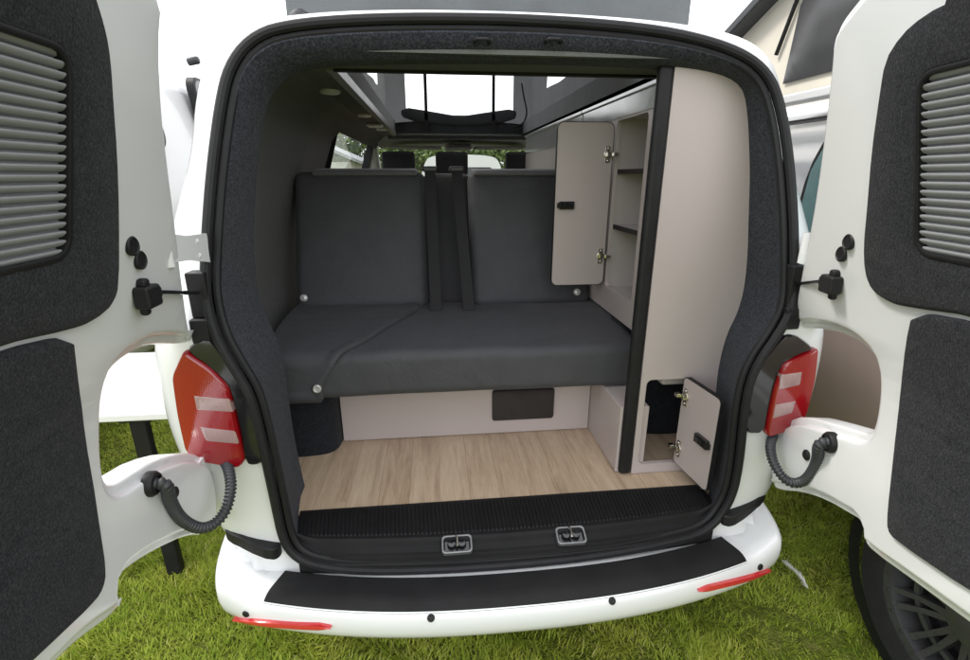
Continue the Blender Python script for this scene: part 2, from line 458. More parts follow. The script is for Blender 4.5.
# ------------------------------------------------------------------ wheel
def wheel(parent, c, side, r=.34, w=.22, detail=True):
    """side: +1 outer face towards +x"""
    ax = (side, 0, 0); h = w/2
    t = MB().lathe([(r*.66, -h), (r*.9, -h), (r*.98, -h*.8), (r, -h*.5), (r, h*.5), (r*.985, h*.75), (r*.93, h*.98), (r*.80, h), (r*.70, h*.97), (r*.66, h*.86)], c, ax, 64, True)
    wl = t.build('wheel', M['tyre'], parent)
    m = MB()
    m.lathe([(r*.66, -h*.9), (r*.655, h*.86), (r*.69, h*.93), (r*.69, h*.97), (r*.63, h*.93), (r*.60, h*.6), (r*.60, -h*.2), (r*.18, -h*.2)], c, ax, 64)
    m.lathe([(r*.20, h*.4), (r*.20, h*.72), (r*.16, h*.80), (.001, h*.82)], c, ax, 32)
    if detail:
        C = Vector(c); A = Vector(ax)
        for k in range(20):
            a = 2*math.pi*k/20; d = Vector((0, math.cos(a), math.sin(a))); e = A.cross(d)
            off = (.012 if k % 2 else -.012)
            q = []
            for rr, hh, ww in ((r*.17, h*.70, .010), (r*.45, h*.66, .008), (r*.64, h*.86, .010)):
                for s, dh in ((-1, 0), (1, 0), (1, -.03), (-1, -.03)):
                    q.append(C+d*rr+e*(s*ww+off*rr/r*1.3)+A*(hh+dh))
            f = []
            for s in range(2):
                for i in range(4): f.append((s*4+i, s*4+(i+1) % 4, s*4+4+(i+1) % 4, s*4+4+i))
            m.add(q, f)
        m.lathe([(r*.46, h*.45), (r*.46, h*.60), (r*.50, h*.62), (r*.50, h*.45)], c, ax, 48, True)
        for k in range(24):
            a = 2*math.pi*(k+.5)/24; d = Vector((0, math.cos(a), math.sin(a)))
            m.lathe([(.006, 0), (.006, .008), (.001, .009)], C+d*r*.655+A*h*.9, ax, 8)
    m.build('rim', M['rim'], wl)
    return wl

# ------------------------------------------------------------------ the campervan
van = thing('campervan', 'white campervan with both rear doors open showing a dark bench seat and oak floor', 'campervan', (0, 0, 0))

A_px = [(490, 19), (580, 23), (660, 31), (713, 43), (747, 57), (767, 75), (778, 100), (787, 150), (792, 213), (793, 270), (791, 308), (778, 332), (754, 365), (744, 400), (738, 467), (729, 503), (707, 531), (660, 543), (613, 552), (540, 561), (460, 567), (367, 570), (317, 565), (294, 555), (283, 537), (277, 507), (267, 460), (258, 420), (250, 392), (235, 368), (216, 335), (207, 300), (206, 270), (210, 200), (215, 150), (222, 100), (230, 67), (250, 40), (283, 26), (373, 19)]
def ap_y(x, z):
    w = min(1, max(0, (.62-z)/.10)); w = w*w*(3-2*w)
    return -.10+lean(z)-.05*w*max(0, 1-(x/.66)**2)
A3 = [solve(a, b, lambda x, y, z: y-ap_y(x, z)) for a, b in A_px]
A2 = chaikin([(p[0], p[2]) for p in A3], 2)
AL = polar(A2, CEN, N)

HOLE = (-.47, .50, .31, 2.70)
def in_hole(x, y, z): return HOLE[0] < x < HOLE[1] and HOLE[2] < y < HOLE[3] and z > 1.9
def side_win(x, y, z): return 1.32 < z < 1.80 and abs(x) > .7 and 1.62 < y < 3.22
def is_glass(x, y, z):
    if side_win(x, y, z): return True
    if 1.25 < z < 1.72 and abs(x) > .7 and 3.38 < y < yfront(z)-.12: return True
    return abs(x) < .01 and 1.22 < z < 1.82 and y > 3.3
YL = [.20, .26, HOLE[2], .7, 1.2, 1.62, 2.1, 2.4, HOLE[3], 3.22, 3.38]
sh = shell(OUT, YL, yfront, is_glass, in_hole, body_y, AL)
body = sh['paint'].build('body_shell', M['paint'], van, ang=40)
# windscreen and side glass
sh['glass'].build('glazing', M['glass'], van)

# rubber seal round the opening
seal = MB()
pts = [(x, ap_y(x, z)-.004, z) for x, z in resample(A2, .02)]
seal.tube(pts, .0125, 10, closed=True)
pin = inset(A2 if area(A2) > 0 else A2[::-1], .021)
seal.tube([(x, ap_y(x, z)+.006, z) for x, z in resample(pin, .02)], .0095, 8, closed=True)
seal.build('door_seal', M['rubber'], van)

# carpeted surround
B_px = [(500, 60), (600, 62), (680, 66), (720, 73), (740, 83), (748, 100), (751, 167), (750, 200), (748, 270), (741, 308), (727, 335), (719, 367), (716, 400), (707, 450), (701, 488), (690, 500), (600, 506), (460, 512), (330, 514), (305, 512), (297, 480), (288, 435), (283, 400), (277, 357), (267, 333), (254, 310), (248, 267), (248, 200), (255, 133), (260, 105), (272, 80), (292, 67), (330, 62), (400, 60)]
B2 = chaikin([(p[0], p[2]) for p in [on_y(a, b, .13) for a, b in B_px]], 2)
BL = polar(B2, CEN, N)
band = MB(); rows = []
A_in = polar(inset(A2 if area(A2) > 0 else A2[::-1], .024), CEN, N)
for t, bulge in ((0, 0), (.04, -.012), (.12, -.018), (.3, -.02), (.5, -.022), (.7, -.018), (.9, -.008), (1, 0), (1.0, .05)):
    tt = min(t, 1)
    rows.append([(A_in[i][0]*(1-tt)+BL[i][0]*tt, (-.092+lean(A_in[i][1]))*(1-tt)+.13*tt+bulge, A_in[i][1]*(1-tt)+BL[i][1]*tt) for i in range(N)])
v = [p for r in rows for p in r]; f = []
for j in range(len(rows)-1):
    for i in range(N):
        q = (j*N+i, j*N+(i+1) % N, (j+1)*N+(i+1) % N, (j+1)*N+i)
        c = np.mean([v[a] for a in q], 0)
        if c[2] < .60 and abs(c[0]) < .565: continue
        f.append(q)
band.add(v, f)
band.build('door_surround', M['felt'], van)
# striker loops on the header
for px in (482, 553):
    p = solve(px, 41, lambda x, y, z: y-(-.095+lean(z)))
    m = MB(); c = Vector(p)
    m.tube([c+Vector(q) for q in ((-.018, .02, -.004), (-.018, -.012, 0), (-.012, -.018, 0), (.012, -.018, 0), (.018, -.012, 0), (.018, .02, -.004))], .0045, 8)
    m.box(c.x-.02, c.x+.02, c.y+.012, c.y+.024, c.z-.012, c.z+.012)
    m.build('header_striker', M['plastic'], van)

# floor
fl = MB().box(-.86, .80, .035, 3.2, .52, .56); fl.build('wood_floor', M['wood'], van)
MB().box(-.72, .72, .0, 4.4, .34, .515).build('floor_pan', M['plastic'], van)

# sill plate, ribbed
s = MB(); xs = []
n = 104
for k in range(n):
    x0 = k/n
    for dx, up in ((0, 0), (.35, 0), (.45, 1), (.9, 1)): xs.append((x0+dx/n, up))
xs.append((1, 0)); rowsY = [(.052, .562, 0), (.036, .566, 0), (.034, .566, 1), (-.062, .566, 1), (-.065, .566, 0), (-.074, .566, 0), (-.080, .561, 0), (-.084, .548, 0), (-.100, .540, 0), (-.1015, .531, 0), (-.107, .529, 0), (-.110, .512, 0), (-.113, .508, 0), (-.114, .44, 0)]
for y, z, rib in rowsY:
    t = (.052-y)/.18
    xl = -.640+.035*t; xr = .648-.035*t
    wy = min(1, max(0, (.03-y)/.11))
    for u, up in xs:
        x = xl+(xr-xl)*u
        e = abs(2*u-1)
        zc = max(0, e-.90)/.1
        s.v.append((x, y-.042*wy*(1-e*e), z+(.0035*up if rib else 0)+(.02*zc*zc if y < -.07 else 0)))
w = len(xs)
for j in range(len(rowsY)-1):
    for i in range(w-1): s.f.append((j*w+i, j*w+i+1, (j+1)*w+i+1, (j+1)*w+i))
sill = s.build('sill_plate', M['plastic_tex'], van, ang=25)
MB().box(-.60, .60, -.085, -.02, .42, .50).box(-.66, .66, -.06, .04, .36, .556).build('sill_core', M['plastic'], van)
for px, py in ((457, 544), (571, 535)):
    p = on_z(px, py, .558)
    c = Vector(p)
    rot = Matrix.Translation(c) @ Matrix.Rotation(R(22), 4, 'X')
    m = MB()
    for a in (rounded(-.047, .047, -.026, .026, .009),):
        pass
    o = slab('latch_plate', rounded(-.043, .043, -.026, .026, .010), [(0, -.012), (0, .002), (.0015, .003)], lambda u, v_, d: rot @ Vector((u, v_, d)), M['zinc'], sill, holes=[rounded(-.038, .038, -.021, .021, .010)])
    m = MB()
    m.box(-.034, .034, -.02, .02, -.02, -.008, rot)
    for sx in (-.015, .014):
        m.lathe([(.001, .006), (.010, .005), (.0125, .0), (.0125, -.012)], rot @ Vector((sx, .0, 0)), rot.to_3x3() @ Vector((0, 0, 1)), 16)
    m.build('latch_jaw', M['gloss_black'], sill)
    MB().tube([rot @ Vector((-.002, .022, .002)), rot @ Vector((0, .012, .010)), rot @ Vector((.0, -.012, .010))], .004, 8).build('latch_pin', M['chrome'], sill)

# ---------------- bumper
def bplan(x): return -.285+.10*(abs(x)/.74)**2.4
def bumper_ring(inn, z, n=200):
    """plan curve of the bumper moved inwards by inn"""
    pts = []
    hw = .87-inn*.7
    for k in range(n+1):
        t = -1+2*k/n
        a = abs(t)
        if a < .8:
            x = hw*.93*t/.8; 
            y = bplan(x)+inn
        else:
            q = (a-.8)/.2
            x0 = hw*.93; y0 = bplan(x0)+inn
            x = math.copysign(x0+(hw-x0)*math.sin(q*math.pi/2), t); y = y0+.40*(1-math.cos(q*math.pi/2))+q*.04
        pts.append((x, y, z))
    return pts
prof = [(.152, .44), (.150, .478), (.146, .482), (.05, .476), (.027, .472), (.014, .464), (.004, .448), (.0, .428), (.0, .408), (.006, .388), (.022, .365), (.06, .340), (.12, .32)]
def brise(x, z):
    rise = min(1, max(0, (abs(x)-.70)/.17))
    return .085*rise**1.3 if z > .44 else (.085*rise**1.3*(z-.32)/.12)
rows = [[(x, y, z+brise(x, z)) for x, y, z in bumper_ring(a, z)] for a, z in prof]
m = MB(); w = len(rows[0]); m.v = [p for r in rows for p in r]
for j in range(len(rows)-1):
    for i in range(w-1): m.f.append((j*w+i, j*w+i+1, (j+1)*w+i+1, (j+1)*w+i))
bumper = m.build('rear_bumper', M['paint'], van, ang=50)
from mathutils.bvhtree import BVHTree
btree = BVHTree.FromPolygons([Vector(p) for p in m.v], m.f)
def bump_hit(px, py):
    d = Vector(ray(px, py)).normalized()
    h = btree.ray_cast(Vector(CAM), d)
    if h[0] is None:
        for k in range(1, 14):
            h = btree.ray_cast(Vector(CAM), Vector(ray(px, py-k)).normalized())
            if h[0] is not None: break
    n = h[1] if h[1].dot(d) < 0 else -h[1]
    return h[0], n
# step pad with a folded front lip
pp = [(.106, .478), (.106, .4865), (.102, .489), (.08, .4870), (.055, .4845), (.040, .482), (.030, .478), (.020, .471), (.012, .461), (.014, .457)]
m = MB(); nx = 60
for k in range(nx+1):
    u = -1+2*k/nx
    for inn, z in pp:
        x = u*(.648+.044*(.106-inn)/.106)
        m.v.append((x, bplan(x)+inn, z+brise(x, z)))
w = len(pp)
for i in range(nx):
    for j in range(w-1): m.f.append((i*w+j, i*w+j+1, (i+1)*w+j+1, (i+1)*w+j))
m.f += [tuple(range(w)), tuple(range(nx*w, (nx+1)*w))]
m.build('step_pad', M['plastic_tex'], bumper, ang=32)
for seq in ([(235, 621), (262, 625), (297, 628), (332, 629)], [(697, 593), (722, 587), (747, 581), (768, 573)]):
    q2 = resample(chaikin(seq, 2, False), 2, False)
    m = MB(); n = len(q2)
    hits = [bump_hit(q[0], q[1]-3.5) for q in q2]
    P_ = [Vector(h[0]) for h in hits]; N_ = [Vector(h[1]) for h in hits]
    for _ in range(25):
        P_ = [P_[0]]+[(P_[k-1]+P_[k]*2+P_[k+1])/4 for k in range(1, n-1)]+[P_[-1]]
        N_ = [N_[0]]+[((N_[k-1]+N_[k]*2+N_[k+1])/4).normalized() for k in range(1, n-1)]+[N_[-1]]
    for i, q in enumerate(q2):
        t = i/(n-1); p, nr = P_[i], N_[i]
        hh = .0085*min(1, 6*t+.25, 6*(1-t)+.25)
        dn_ = Vector((0, 0, -1)); dn_ = (dn_-nr*dn_.dot(nr)).normalized()
        for a, b in ((-.003, -1), (.010, -.85), (.012, 0), (.010, .85), (-.003, 1)): 
            c = p+nr*a+dn_*b*hh; m.v.append(tuple(c))
    for i in range(n-1):
        for k in range(4): m.f.append((i*5+k, i*5+k+1, i*5+6+k, i*5+5+k))
    m.f += [tuple(range(5)), tuple(range((n-1)*5, n*5))]
    m.build('reflector', M['reflector'], bumper)
for px, py in ((246, 614), (431, 618), (612, 601), (760, 567)):
    p, nr = bump_hit(px, py)
    MB().lathe([(.010, -.01), (.010, .002), (.008, .004), (.001, .0045)], p, nr, 20).build('parking_sensor', M['plastic'], bumper)
for seq in ([(224, 530), (233, 527), (252, 527), (262, 530), (279, 531), (281, 541), (270, 549), (245, 545), (228, 538)], [(722, 502), (740, 494), (757, 489), (767, 489), (764, 500), (750, 509), (733, 515), (722, 512)]):
    q = [on_z(a, b, .59) for a, b in seq]
    slab('corner_cap', resample(chaikin([(p[0], p[1]) for p in q], 1), .008), [(0, -.03), (0, .0), (.004, .004)], lambda u, v_, d: (u, v_, .575+d+.03*min(1, max(0, (abs(u)-.66)/.10))), M['plastic'], bumper)

# ---------------- tail lights
def body_map(x, z, d): return (x, body_y(x, z)-d, z)
def body2(seq): return [(p[0], p[2]) for p in [on_body(a, b) for a, b in seq]]
TL = {-1: [(187, 348), (176, 373), (181, 410), (189, 446), (198, 455), (243, 464), (247, 457), (231, 384), (213, 366)],
      1: [(812, 347), (809, 375), (804, 404), (798, 417), (785, 427), (762, 434), (766, 408), (771, 385), (778, 362)]}
HS = {-1: [(192, 344), (210, 335), (222, 350), (240, 378), (256, 412), (266, 458), (258, 464), (246, 462), (242, 430), (236, 405), (230, 384), (213, 367), (189, 350)],
      1: [(792, 333), (806, 342), (811, 348), (796, 353), (779, 364), (772, 385), (766, 410), (762, 432), (742, 432), (745, 402), (756, 365), (779, 336)]}
ST = {-1: [[(194, 396), (229, 399), (233, 412), (197, 410)], [(200, 427), (235, 431), (239, 444), (206, 441)]],
      1: [[(777, 375), (802, 372), (800, 385), (773, 390)], [(768, 405), (796, 401), (792, 413), (766, 419)]]}
for sd in (-1, 1):
    TL2 = body2(TL[sd]) if sd < 0 else [(.832, 1.10), (.843, 1.01), (.843, .90), (.82, .862), (.724, .836), (.721, .92), (.722, .991), (.735, 1.062)]
    o = resample(chaikin(resample(TL2, .016), 2), .005)
    tl = slab('tail_light', o, [(0, -.02), (0, .016), (.0015, .021), (.004, .024)], body_map, M['red'], van, cuts=tuple(.84+.03*i for i in range(10)), cuts_u=tuple(sd*(.70+.02*i) for i in range(10)))
    hs = resample(chaikin(body2(HS[sd]), 1), .008)
    slab('light_housing', hs, [(0, -.02), (0, .006), (.004, .012)], body_map, M['gloss_black'], tl, cuts=tuple(.84+.03*i for i in range(12)), cuts_u=tuple(sd*(.66+.02*i) for i in range(12)))
    for st in ST[sd]:
        q = [(max(p[0], .728) if sd > 0 else p[0], p[2]) for p in [on_body(a, b, -.024) for a, b in st]]
        slab('lens_stripe', resample(q, .006), [(0, 0), (0, .0238), (.001, .0243)], body_map, M['stripe'], tl, cuts_u=tuple(sd*(.70+.02*i) for i in range(10)))

# ---------------- rear doors
DOORS = {
 -1: dict(th=90, H=(-.79, -.03),
  edge=[(158, 0), (154, 45), (157, 110), (163, 160), (170, 213), (176, 265), (182, 310), (187, 338), (186, 344), (147, 343), (122, 356), (104, 373), (98, 392), (97, 425), (98, 460), (102, 482), (109, 487), (130, 474), (152, 460), (182, 452), (198, 455), (208, 465), (213, 490), (214, 522), (205, 535), (186, 535), (152, 551), (124, 569), (114, 580), (116, 592), (119, 603), (110, 616), (76, 640), (57, 658)],
  up=[(99, 0), (108, 30), (113, 60), (116, 110), (119, 150), (121, 210), (121, 285), (115, 305), (97, 321), (77, 329), (0, 346)],
  lo=[(76, 334), (80, 370), (87, 420), (95, 475), (102, 524), (109, 570), (106, 588), (97, 603), (48, 650)],
  lv=[(76, 58), (64, 256)], plugs=[(133, 246), (141, 260)], strap=(150, 296), strap_end=(199, 293), hinge=[(172, 248), (207, 248)],
  conduit=[(167, 483), (169, 500), (181, 521), (204, 531), (224, 517), (232, 490), (229, 468), (222, 458)], plug2=(175, 493), low_hinge=(203, 474)),
 1: dict(th=80, H=(.79, -.03),
  edge=[(855, 7), (843, 23), (837, 40), (835, 67), (830, 110), (823, 167), (815, 218), (806, 262), (799, 300), (797, 322), (800, 328), (827, 329), (852, 336), (872, 350), (881, 364), (882, 392), (877, 427), (872, 434), (862, 432), (829, 422), (805, 416), (790, 420), (780, 430), (775, 455), (774, 485), (779, 490), (804, 492), (829, 501), (851, 514), (865, 522), (865, 540), (874, 552), (920, 585), (971, 623)],
  up=[(950, 0), (923, 13), (900, 33), (883, 60), (877, 100), (870, 150), (865, 213), (862, 245), (863, 272), (870, 291), (887, 303), (910, 308), (970, 316)],
  lo=[(910, 311), (903, 343), (898, 385), (894, 427), (889, 475), (885, 513), (885, 530), (893, 541), (971, 595)],
  lv=[(917, 80), (919, 252)], plugs=[(848, 242), (841, 254)], strap=(829, 284), strap_end=(796, 284), hinge=[(800, 248), (812, 248)],
  conduit=[(818, 442), (818, 462), (806, 482), (788, 484), (774, 466), (769, 446), (775, 432)], plug2=(806, 455), low_hinge=(779, 440)),
}
CUTS = tuple(.95+.04*i for i in range(14))
for sd, D in DOORS.items():
    t = R(D['th']); H = D['H']
    U = Vector((math.cos(t)*-sd, -math.sin(t), 0)); Nn = Vector((math.sin(t)*-sd, math.cos(t), 0))
    def dmap(u, z, d, U=U, Nn=Nn, H=H):
        return Vector((H[0], H[1], 0))+U*u+Nn*(d+lean(z))+Vector((0, 0, z))
    def duz(px, py, n=0, U=U, Nn=Nn, H=H):
        p = solve(px, py, lambda x, y, z: (x-H[0])*Nn.x+(y-H[1])*Nn.y-n-lean(z))
        return ((p[0]-H[0])*U.x+(p[1]-H[1])*U.y, p[2])
    e = [duz(*q, -.02) for q in D['edge']]
    FREE = .80
    last = e[-1]
    if sd < 0: ext = [(.70, last[1]+.02), (FREE, last[1]+.04), (FREE, 1.3), (FREE-.02, 1.7), (FREE-.03, 1.89), (.66, 1.905), (.45, 1.895), (.33, 1.86)]
    else: ext = [(FREE, last[1]+.03), (FREE, 1.3), (FREE-.02, 1.7), (FREE-.03, 1.90), (.66, 1.92), (.48, 1.91), (.37, 1.88)]
    ol = resample(chaikin(e+ext, 1), .012)
    dr = slab('rear_door', ol, [(.012, -.075), (0, -.07), (0, -.022), (.002, -.017), (.006, -.015), (.016, -.015), (.019, -.013), (.022, -.004), (.025, -.001), (.030, 0)], dmap, M['paint'], van, cuts=CUTS, ang=50)
    # carpet panels
    up = [duz(*q, .012) for q in D['up']]
    lv = [duz(*q, .02) for q in D['lv']]
    upo = resample(chaikin(up+[(.765, up[-1][1]), (.765, 1.3), (.75, 1.82), (.73, 1.85), (.62, 1.865)]+([(.50, 1.855)] if sd < 0 else [(.52, 1.865)]), 1), .012)
    z1, z0 = lv[0][1]+.008, lv[1][1]-.004
    ul = (lv[0][0]+lv[1][0])/2-.012; ur = .735
    win = resample(chaikin(chaikin([(ul, z0), (ur, z0), (ur, z1), (ul, z1)], 1), 1), .012)
    win = resample(rounded(ul, ur, z0, z1, .028), .01)
    slab('carpet_panel', upo, [(0, -.004), (0, .006), (.003, .011), (.008, .013)], dmap, M['felt_door'], dr, holes=[win], cuts=CUTS)
    lo = [duz(*q, .012) for q in D['lo']]
    loo = resample(chaikin(lo+[(.765, lo[-1][1]+.03), (.765, 1.0), (.765, up[-1][1]-.008), (.6, up[-1][1]-.008)], 1), .012)
    slab('carpet_panel', loo, [(0, -.004), (0, .005), (.003, .010), (.008, .012)], dmap, M['felt_door'], dr, cuts=CUTS)
    # louvred blind
    m = MB(); n = 21; pitch = (z1-z0)/n
    zs = []
    for k in range(n):
        for fz, d in ((0, .0015), (.18, .0015), (.25, .0055), (.32, .0075), (.5, .0095), (.74, .0115), (.90, .0105), (.965, .007)):
            zs.append((z0+pitch*(k+fz), d))
    us = [ul+.005, ul+.007, ul+.012, (ul+ur)/2, ur-.01, ur]
    for z, d in zs:
        for u in us: m.v.append(tuple(dmap(u, z, d)))
    for j in range(len(zs)-1):
        for i in range(5): m.f.append((j*6+i, j*6+i+1, j*6+7+i, j*6+6+i))
    lvr = m.build('louvre_blind', M['slat'], dr, ang=60, recalc=False)
    slab('louvre_shadow_line', inset(win if area(win) > 0 else win[::-1], -.004), [(0, -.002), (0, .0138), (.002, .015)], dmap, M['plastic'], dr, holes=[inset(win if area(win) > 0 else win[::-1], .004)], cuts=CUTS)  # black rim added as the shadow line round the blind
    # rubber plugs
    for q in D['plugs']:
        u, z = duz(*q, .003)
        c = dmap(u, z, .002)
        MB().lathe([(.017, -.004), (.017, .002), (.0145, .004), (.012, .002), (.001, .0015)], c, Nn, 24).build('rubber_plug', M['plastic'], dr)
    # check strap
    u, z = duz(*D['strap'], .02); c = dmap(u, z, 0)
    m = MB(); Mx = Matrix((( U.x, 0, Nn.x, c.x), (U.y, 0, Nn.y, c.y), (0, 1, 0, c.z), (0, 0, 0, 1))) @ Matrix.Scale(.82, 4)
    m.box(-.030, .026, -.026, .024, .0, .036, Mx)
    m.box(-.045, -.02, -.014, .016, .004, .030, Mx)
    m.box(-.012, .012, .02, .040, .0, .026, Mx)
    m.box(-.010, .012, -.044, -.02, .0, .018, Mx)
    cs = m.build('check_strap', M['plastic'], dr, bevel=.006, seg=3)
    p1 = Vector(on_body(*D['strap_end'], -.01))
    p0 = Mx @ Vector((-.04, 0, .018))
    MB().tube([p0, p0.lerp(p1, .5), p1], .0045, 8).build('strap_arm', M['gloss_black'], cs)
    m = MB(); m.box(p1.x-.022, p1.x+.022, p1.y-.01, p1.y+.03, p1.z-.06, p1.z+.05)
    m.build('strap_bracket', M['plastic'], cs, bevel=.005)
    rub = Vector(on_body(201 if sd < 0 else 792, 331 if sd < 0 else 318, -.004))
    MB().box(rub.x-.022, rub.x+.022, rub.y-.008, rub.y+.03, rub.z-.032, rub.z+.03).build('buffer_block', M['rubber'], van, bevel=.006)
    # hinges: leaf on the pillar, knuckle, leaf on the door
    for (qa, qb, hz) in ((D['hinge'][0], D['hinge'][1], .038), ((D['low_hinge'][0], D['low_hinge'][1]), None, .034)):
        u, z = duz(*qa, 0)
        a = dmap(u, z, -.012)
        b = Vector((sd*.80, .03+lean(z), z)) if qb is None else Vector(on_body(*qb, -.01))
        m = MB(); d = (b-a); L = d.length
        m.tube([(a+Vector((0, 0, -hz))), (a+Vector((0, 0, hz)))], .011, 12)
        dn = d.normalized(); sd2 = Vector((-dn.y, dn.x, 0))*.005
        prof = [(a-sd2, .030), (a+d*.45-sd2, .026), (b-sd2, .034)]
        prof2 = [(a+sd2, .030), (a+d*.45+sd2, .026), (b+sd2, .034)]
        v = [p+Vector((0, 0, s*h)) for pr in (prof, prof2) for p, h in pr for s in (-1, 1)]
        m.add(v, [(0, 1, 3, 2), (2, 3, 5, 4), (6, 8, 9, 7), (8, 10, 11, 9), (0, 2, 8, 6), (2, 4, 10, 8), (1, 7, 9, 3), (3, 9, 11, 5), (4, 5, 11, 10), (0, 6, 7, 1)])
        for sz in (-.016, .016): m.lathe([(.008, 0), (.007, .005), (.001, .006)], a+d*.75+Vector((0, 0, sz))+Vector((0, -.006, 0)), (0, -1, .0), 10)
        m.build('hinge', M['paint'], dr)
    # cable conduit, corrugated
    k0 = duz(*D['conduit'][0], .03); ya = dmap(k0[0], k0[1], .03).y
    cpts = []
    nC = len(D['conduit'])
    for i, q in enumerate(D['conduit']):
        tt = i/(nC-1)
        cpts.append(on_y(*q, ya*(1-tt)+(-.085)*tt-.03*math.sin(math.pi*tt)))
    e0 = dmap(k0[0], k0[1], -.005)
    cpts = [tuple(e0)]+cpts+[(cpts[-1][0], cpts[-1][1]+.05, cpts[-1][2]+.01)]
    path = resample(chaikin(cpts, 3, False), .0022, False)
    rr = [.0112+(.0022 if (i//2) % 2 else -.001) for i in range(len(path))]
    cd = MB().tube(path, rr, 14).build('cable_conduit', M['conduit'], dr, ang=80)
    MB().lathe([(.026, -.002), (.026, .010), (.022, .016), (.016, .018)], e0, Nn, 20).build('conduit_grommet', M['plastic'], cd)
    u, z = duz(*D['plug2'], .003)
    MB().lathe([(.014, -.004), (.014, .003), (.010, .006), (.001, .006)], dmap(u, z, .001), Nn, 18).build('rubber_plug', M['plastic'], dr)

# ---------------- interior linings
IN = [(-.80, .56), (-.855, .62), (-.865, .9), (-.86, 1.15), (-.845, 1.32), (-.80, 1.56), (-.735, 1.73), (-.665, 1.81), (-.57, 1.838)]
INs = resample(IN, .03, False)
for sgn in (-1, 1):
    m = MB(); ys = [.10, .3, .6, 1.0, 1.4, 1.65, 2.0, 2.4, 2.8, 3.22, 3.4]
    for y in ys:
        for x, z in INs: m.v.append((-x*sgn, y, z))
    w = len(INs)
    for j in range(len(ys)-1):
        for i in range(w-1):
            q = (j*w+i, j*w+i+1, (j+1)*w+i+1, (j+1)*w+i)
            c = np.mean([m.v[a] for a in q], 0)
            if 1.62 < c[1] < 3.22 and 1.33 < c[2] < 1.77: continue
            m.f.append(q)
    m.build('side_lining', M['felt_wall'], van, ang=60)
# window reveal on the left
m = MB()
for y in (1.62, 3.22): m.add([(-.905, y, 1.32), (-.842, y, 1.32), (-.695, y, 1.79), (-.752, y, 1.79)], [(0, 1, 2, 3)])
m.add([(-.905, 1.62, 1.32), (-.905, 3.22, 1.32), (-.842, 3.22, 1.32), (-.842, 1.62, 1.32)], [(0, 1, 2, 3)])
m.add([(-.752, 1.62, 1.79), (-.752, 3.22, 1.79), (-.695, 3.22, 1.79), (-.695, 1.62, 1.79)], [(0, 1, 2, 3)])
m.build('window_reveal', M['plastic'], van)
# ceiling lining
hx0, hx1, hy0, hy1 = HOLE
m = MB()
m.box(-.59, .59, .10, hy0, 1.836, 1.85).box(-.59, hx0, hy0, hy1, 1.836, 1.85).box(hx1, .59, hy0, hy1, 1.836, 1.85).box(-.59, .59, hy1, 2.85, 1.836, 1.85)
hl = m.build('headlining', M['felt_wall'], van)
m = MB()   # lining of the roof opening (upstand)
for a, b in (((hx0, hy0), (hx1, hy0)), ((hx1, hy0), (hx1, hy1)), ((hx0, hy1), (hx0, hy0))):
    m.add([(*a, 1.836), (*b, 1.836), (*b, 1.938), (*a, 1.938)], [(0, 1, 2, 3)])
m.build('roof_upstand', M['canvas_in'], van)
MB().prism([(hx0-.022, 1.830), (hx0+.006, 1.830), (hx0+.006, 1.862), (hx0-.004, 1.862), (hx0-.004, 1.838), (hx0-.022, 1.838)], 'y', hy0, hy1).build('ceiling_rail', M['greyrail'], van, bevel=.002)
MB().box(hx0, hx1, hy0-.004, hy0+.012, 1.828, 1.846).build('ceiling_rail', M['plastic'], van)
for px, py in ((330, 91), (365, 115), (382, 129)):
    p = Vector(on_z(px, py, 1.834))
    MB().lathe([(.036, .004), (.036, -.004), (.030, -.009), (.018, -.010), (.001, -.010)], p, (0, 0, 1), 24).build('ceiling_spotlight', M['lamp'], hl)
p = Vector(on_z(375, 124, 1.834))
MB().box(p.x-.045, p.x+.045, p.y-.06, p.y+.06, 1.818, 1.834).build('ceiling_switch', M['lamp'], hl, bevel=.008)

# ---------------- pop-top: canvas and roof cap
cx0, cx1, cyr, cyf = -.62, .64, .47, 2.73
fx0, fx1 = -.53, .56
ztop_r, ztop_f = 2.50, 2.62
def zt(y): return ztop_r+(ztop_f-ztop_r)*(y-cyr)/(cyf-cyr)
def wall(p, q, z0, ztp, zt_q, win=None, nx=48, nz=24, billow=.02):
    """canvas wall from p to q with optional window (u0,u1,v0,v1)"""
    P, Q = Vector((*p, 0)), Vector((*q, 0)); nrm = Vector((Q.y-P.y, P.x-Q.x, 0)).normalized(); m = MB()
    us = sorted(set([i/nx for i in range(nx+1)]+([win[0], win[1]] if win else []))); vs = sorted(set([i/nz for i in range(nz+1)]+([win[2], win[3]] if win else [])))
    for v_ in vs:
        for u in us:
            z = z0+(ztp+(zt_q-ztp)*u-z0)*v_
            a = P.lerp(Q, u)+nrm*billow*math.sin(math.pi*v_)*math.sin(math.pi*u)
            a += nrm*.006*math.sin(u*37+3*v_)*math.sin(math.pi*u)
            m.v.append((a.x, a.y, z))
    w = len(us)
    for j in range(len(vs)-1):
        for i in range(w-1):
            uc, vc = (us[i]+us[i+1])/2, (vs[j]+vs[j+1])/2
            if win and win[0] < uc < win[1] and win[2] < vc < win[3]: continue
            m.f.append((j*w+i, j*w+i+1, (j+1)*w+i+1, (j+1)*w+i))
    return m
zb = 1.93
cv = MB()
fr = wall((fx0, cyf), (fx1, cyf), zb-.12, zt(cyf), zt(cyf), (.135, .875, .20, .90))
cv.add(fr.v, fr.f)
for x, xf_ in ((cx0, fx0), (cx1, fx1)):
    ww = wall((x, cyr), (xf_, cyf), zb-.03, zt(cyr), zt(cyf), (.28, .80, .30, .86)); cv.add(ww.v, ww.f)
canvas = cv.build('roof_canvas', M['canvas'], van, ang=60)
rw = wall((cx0, cyr), (cx1, cyr), zb-.02, zt(cyr), zt(cyr), None)
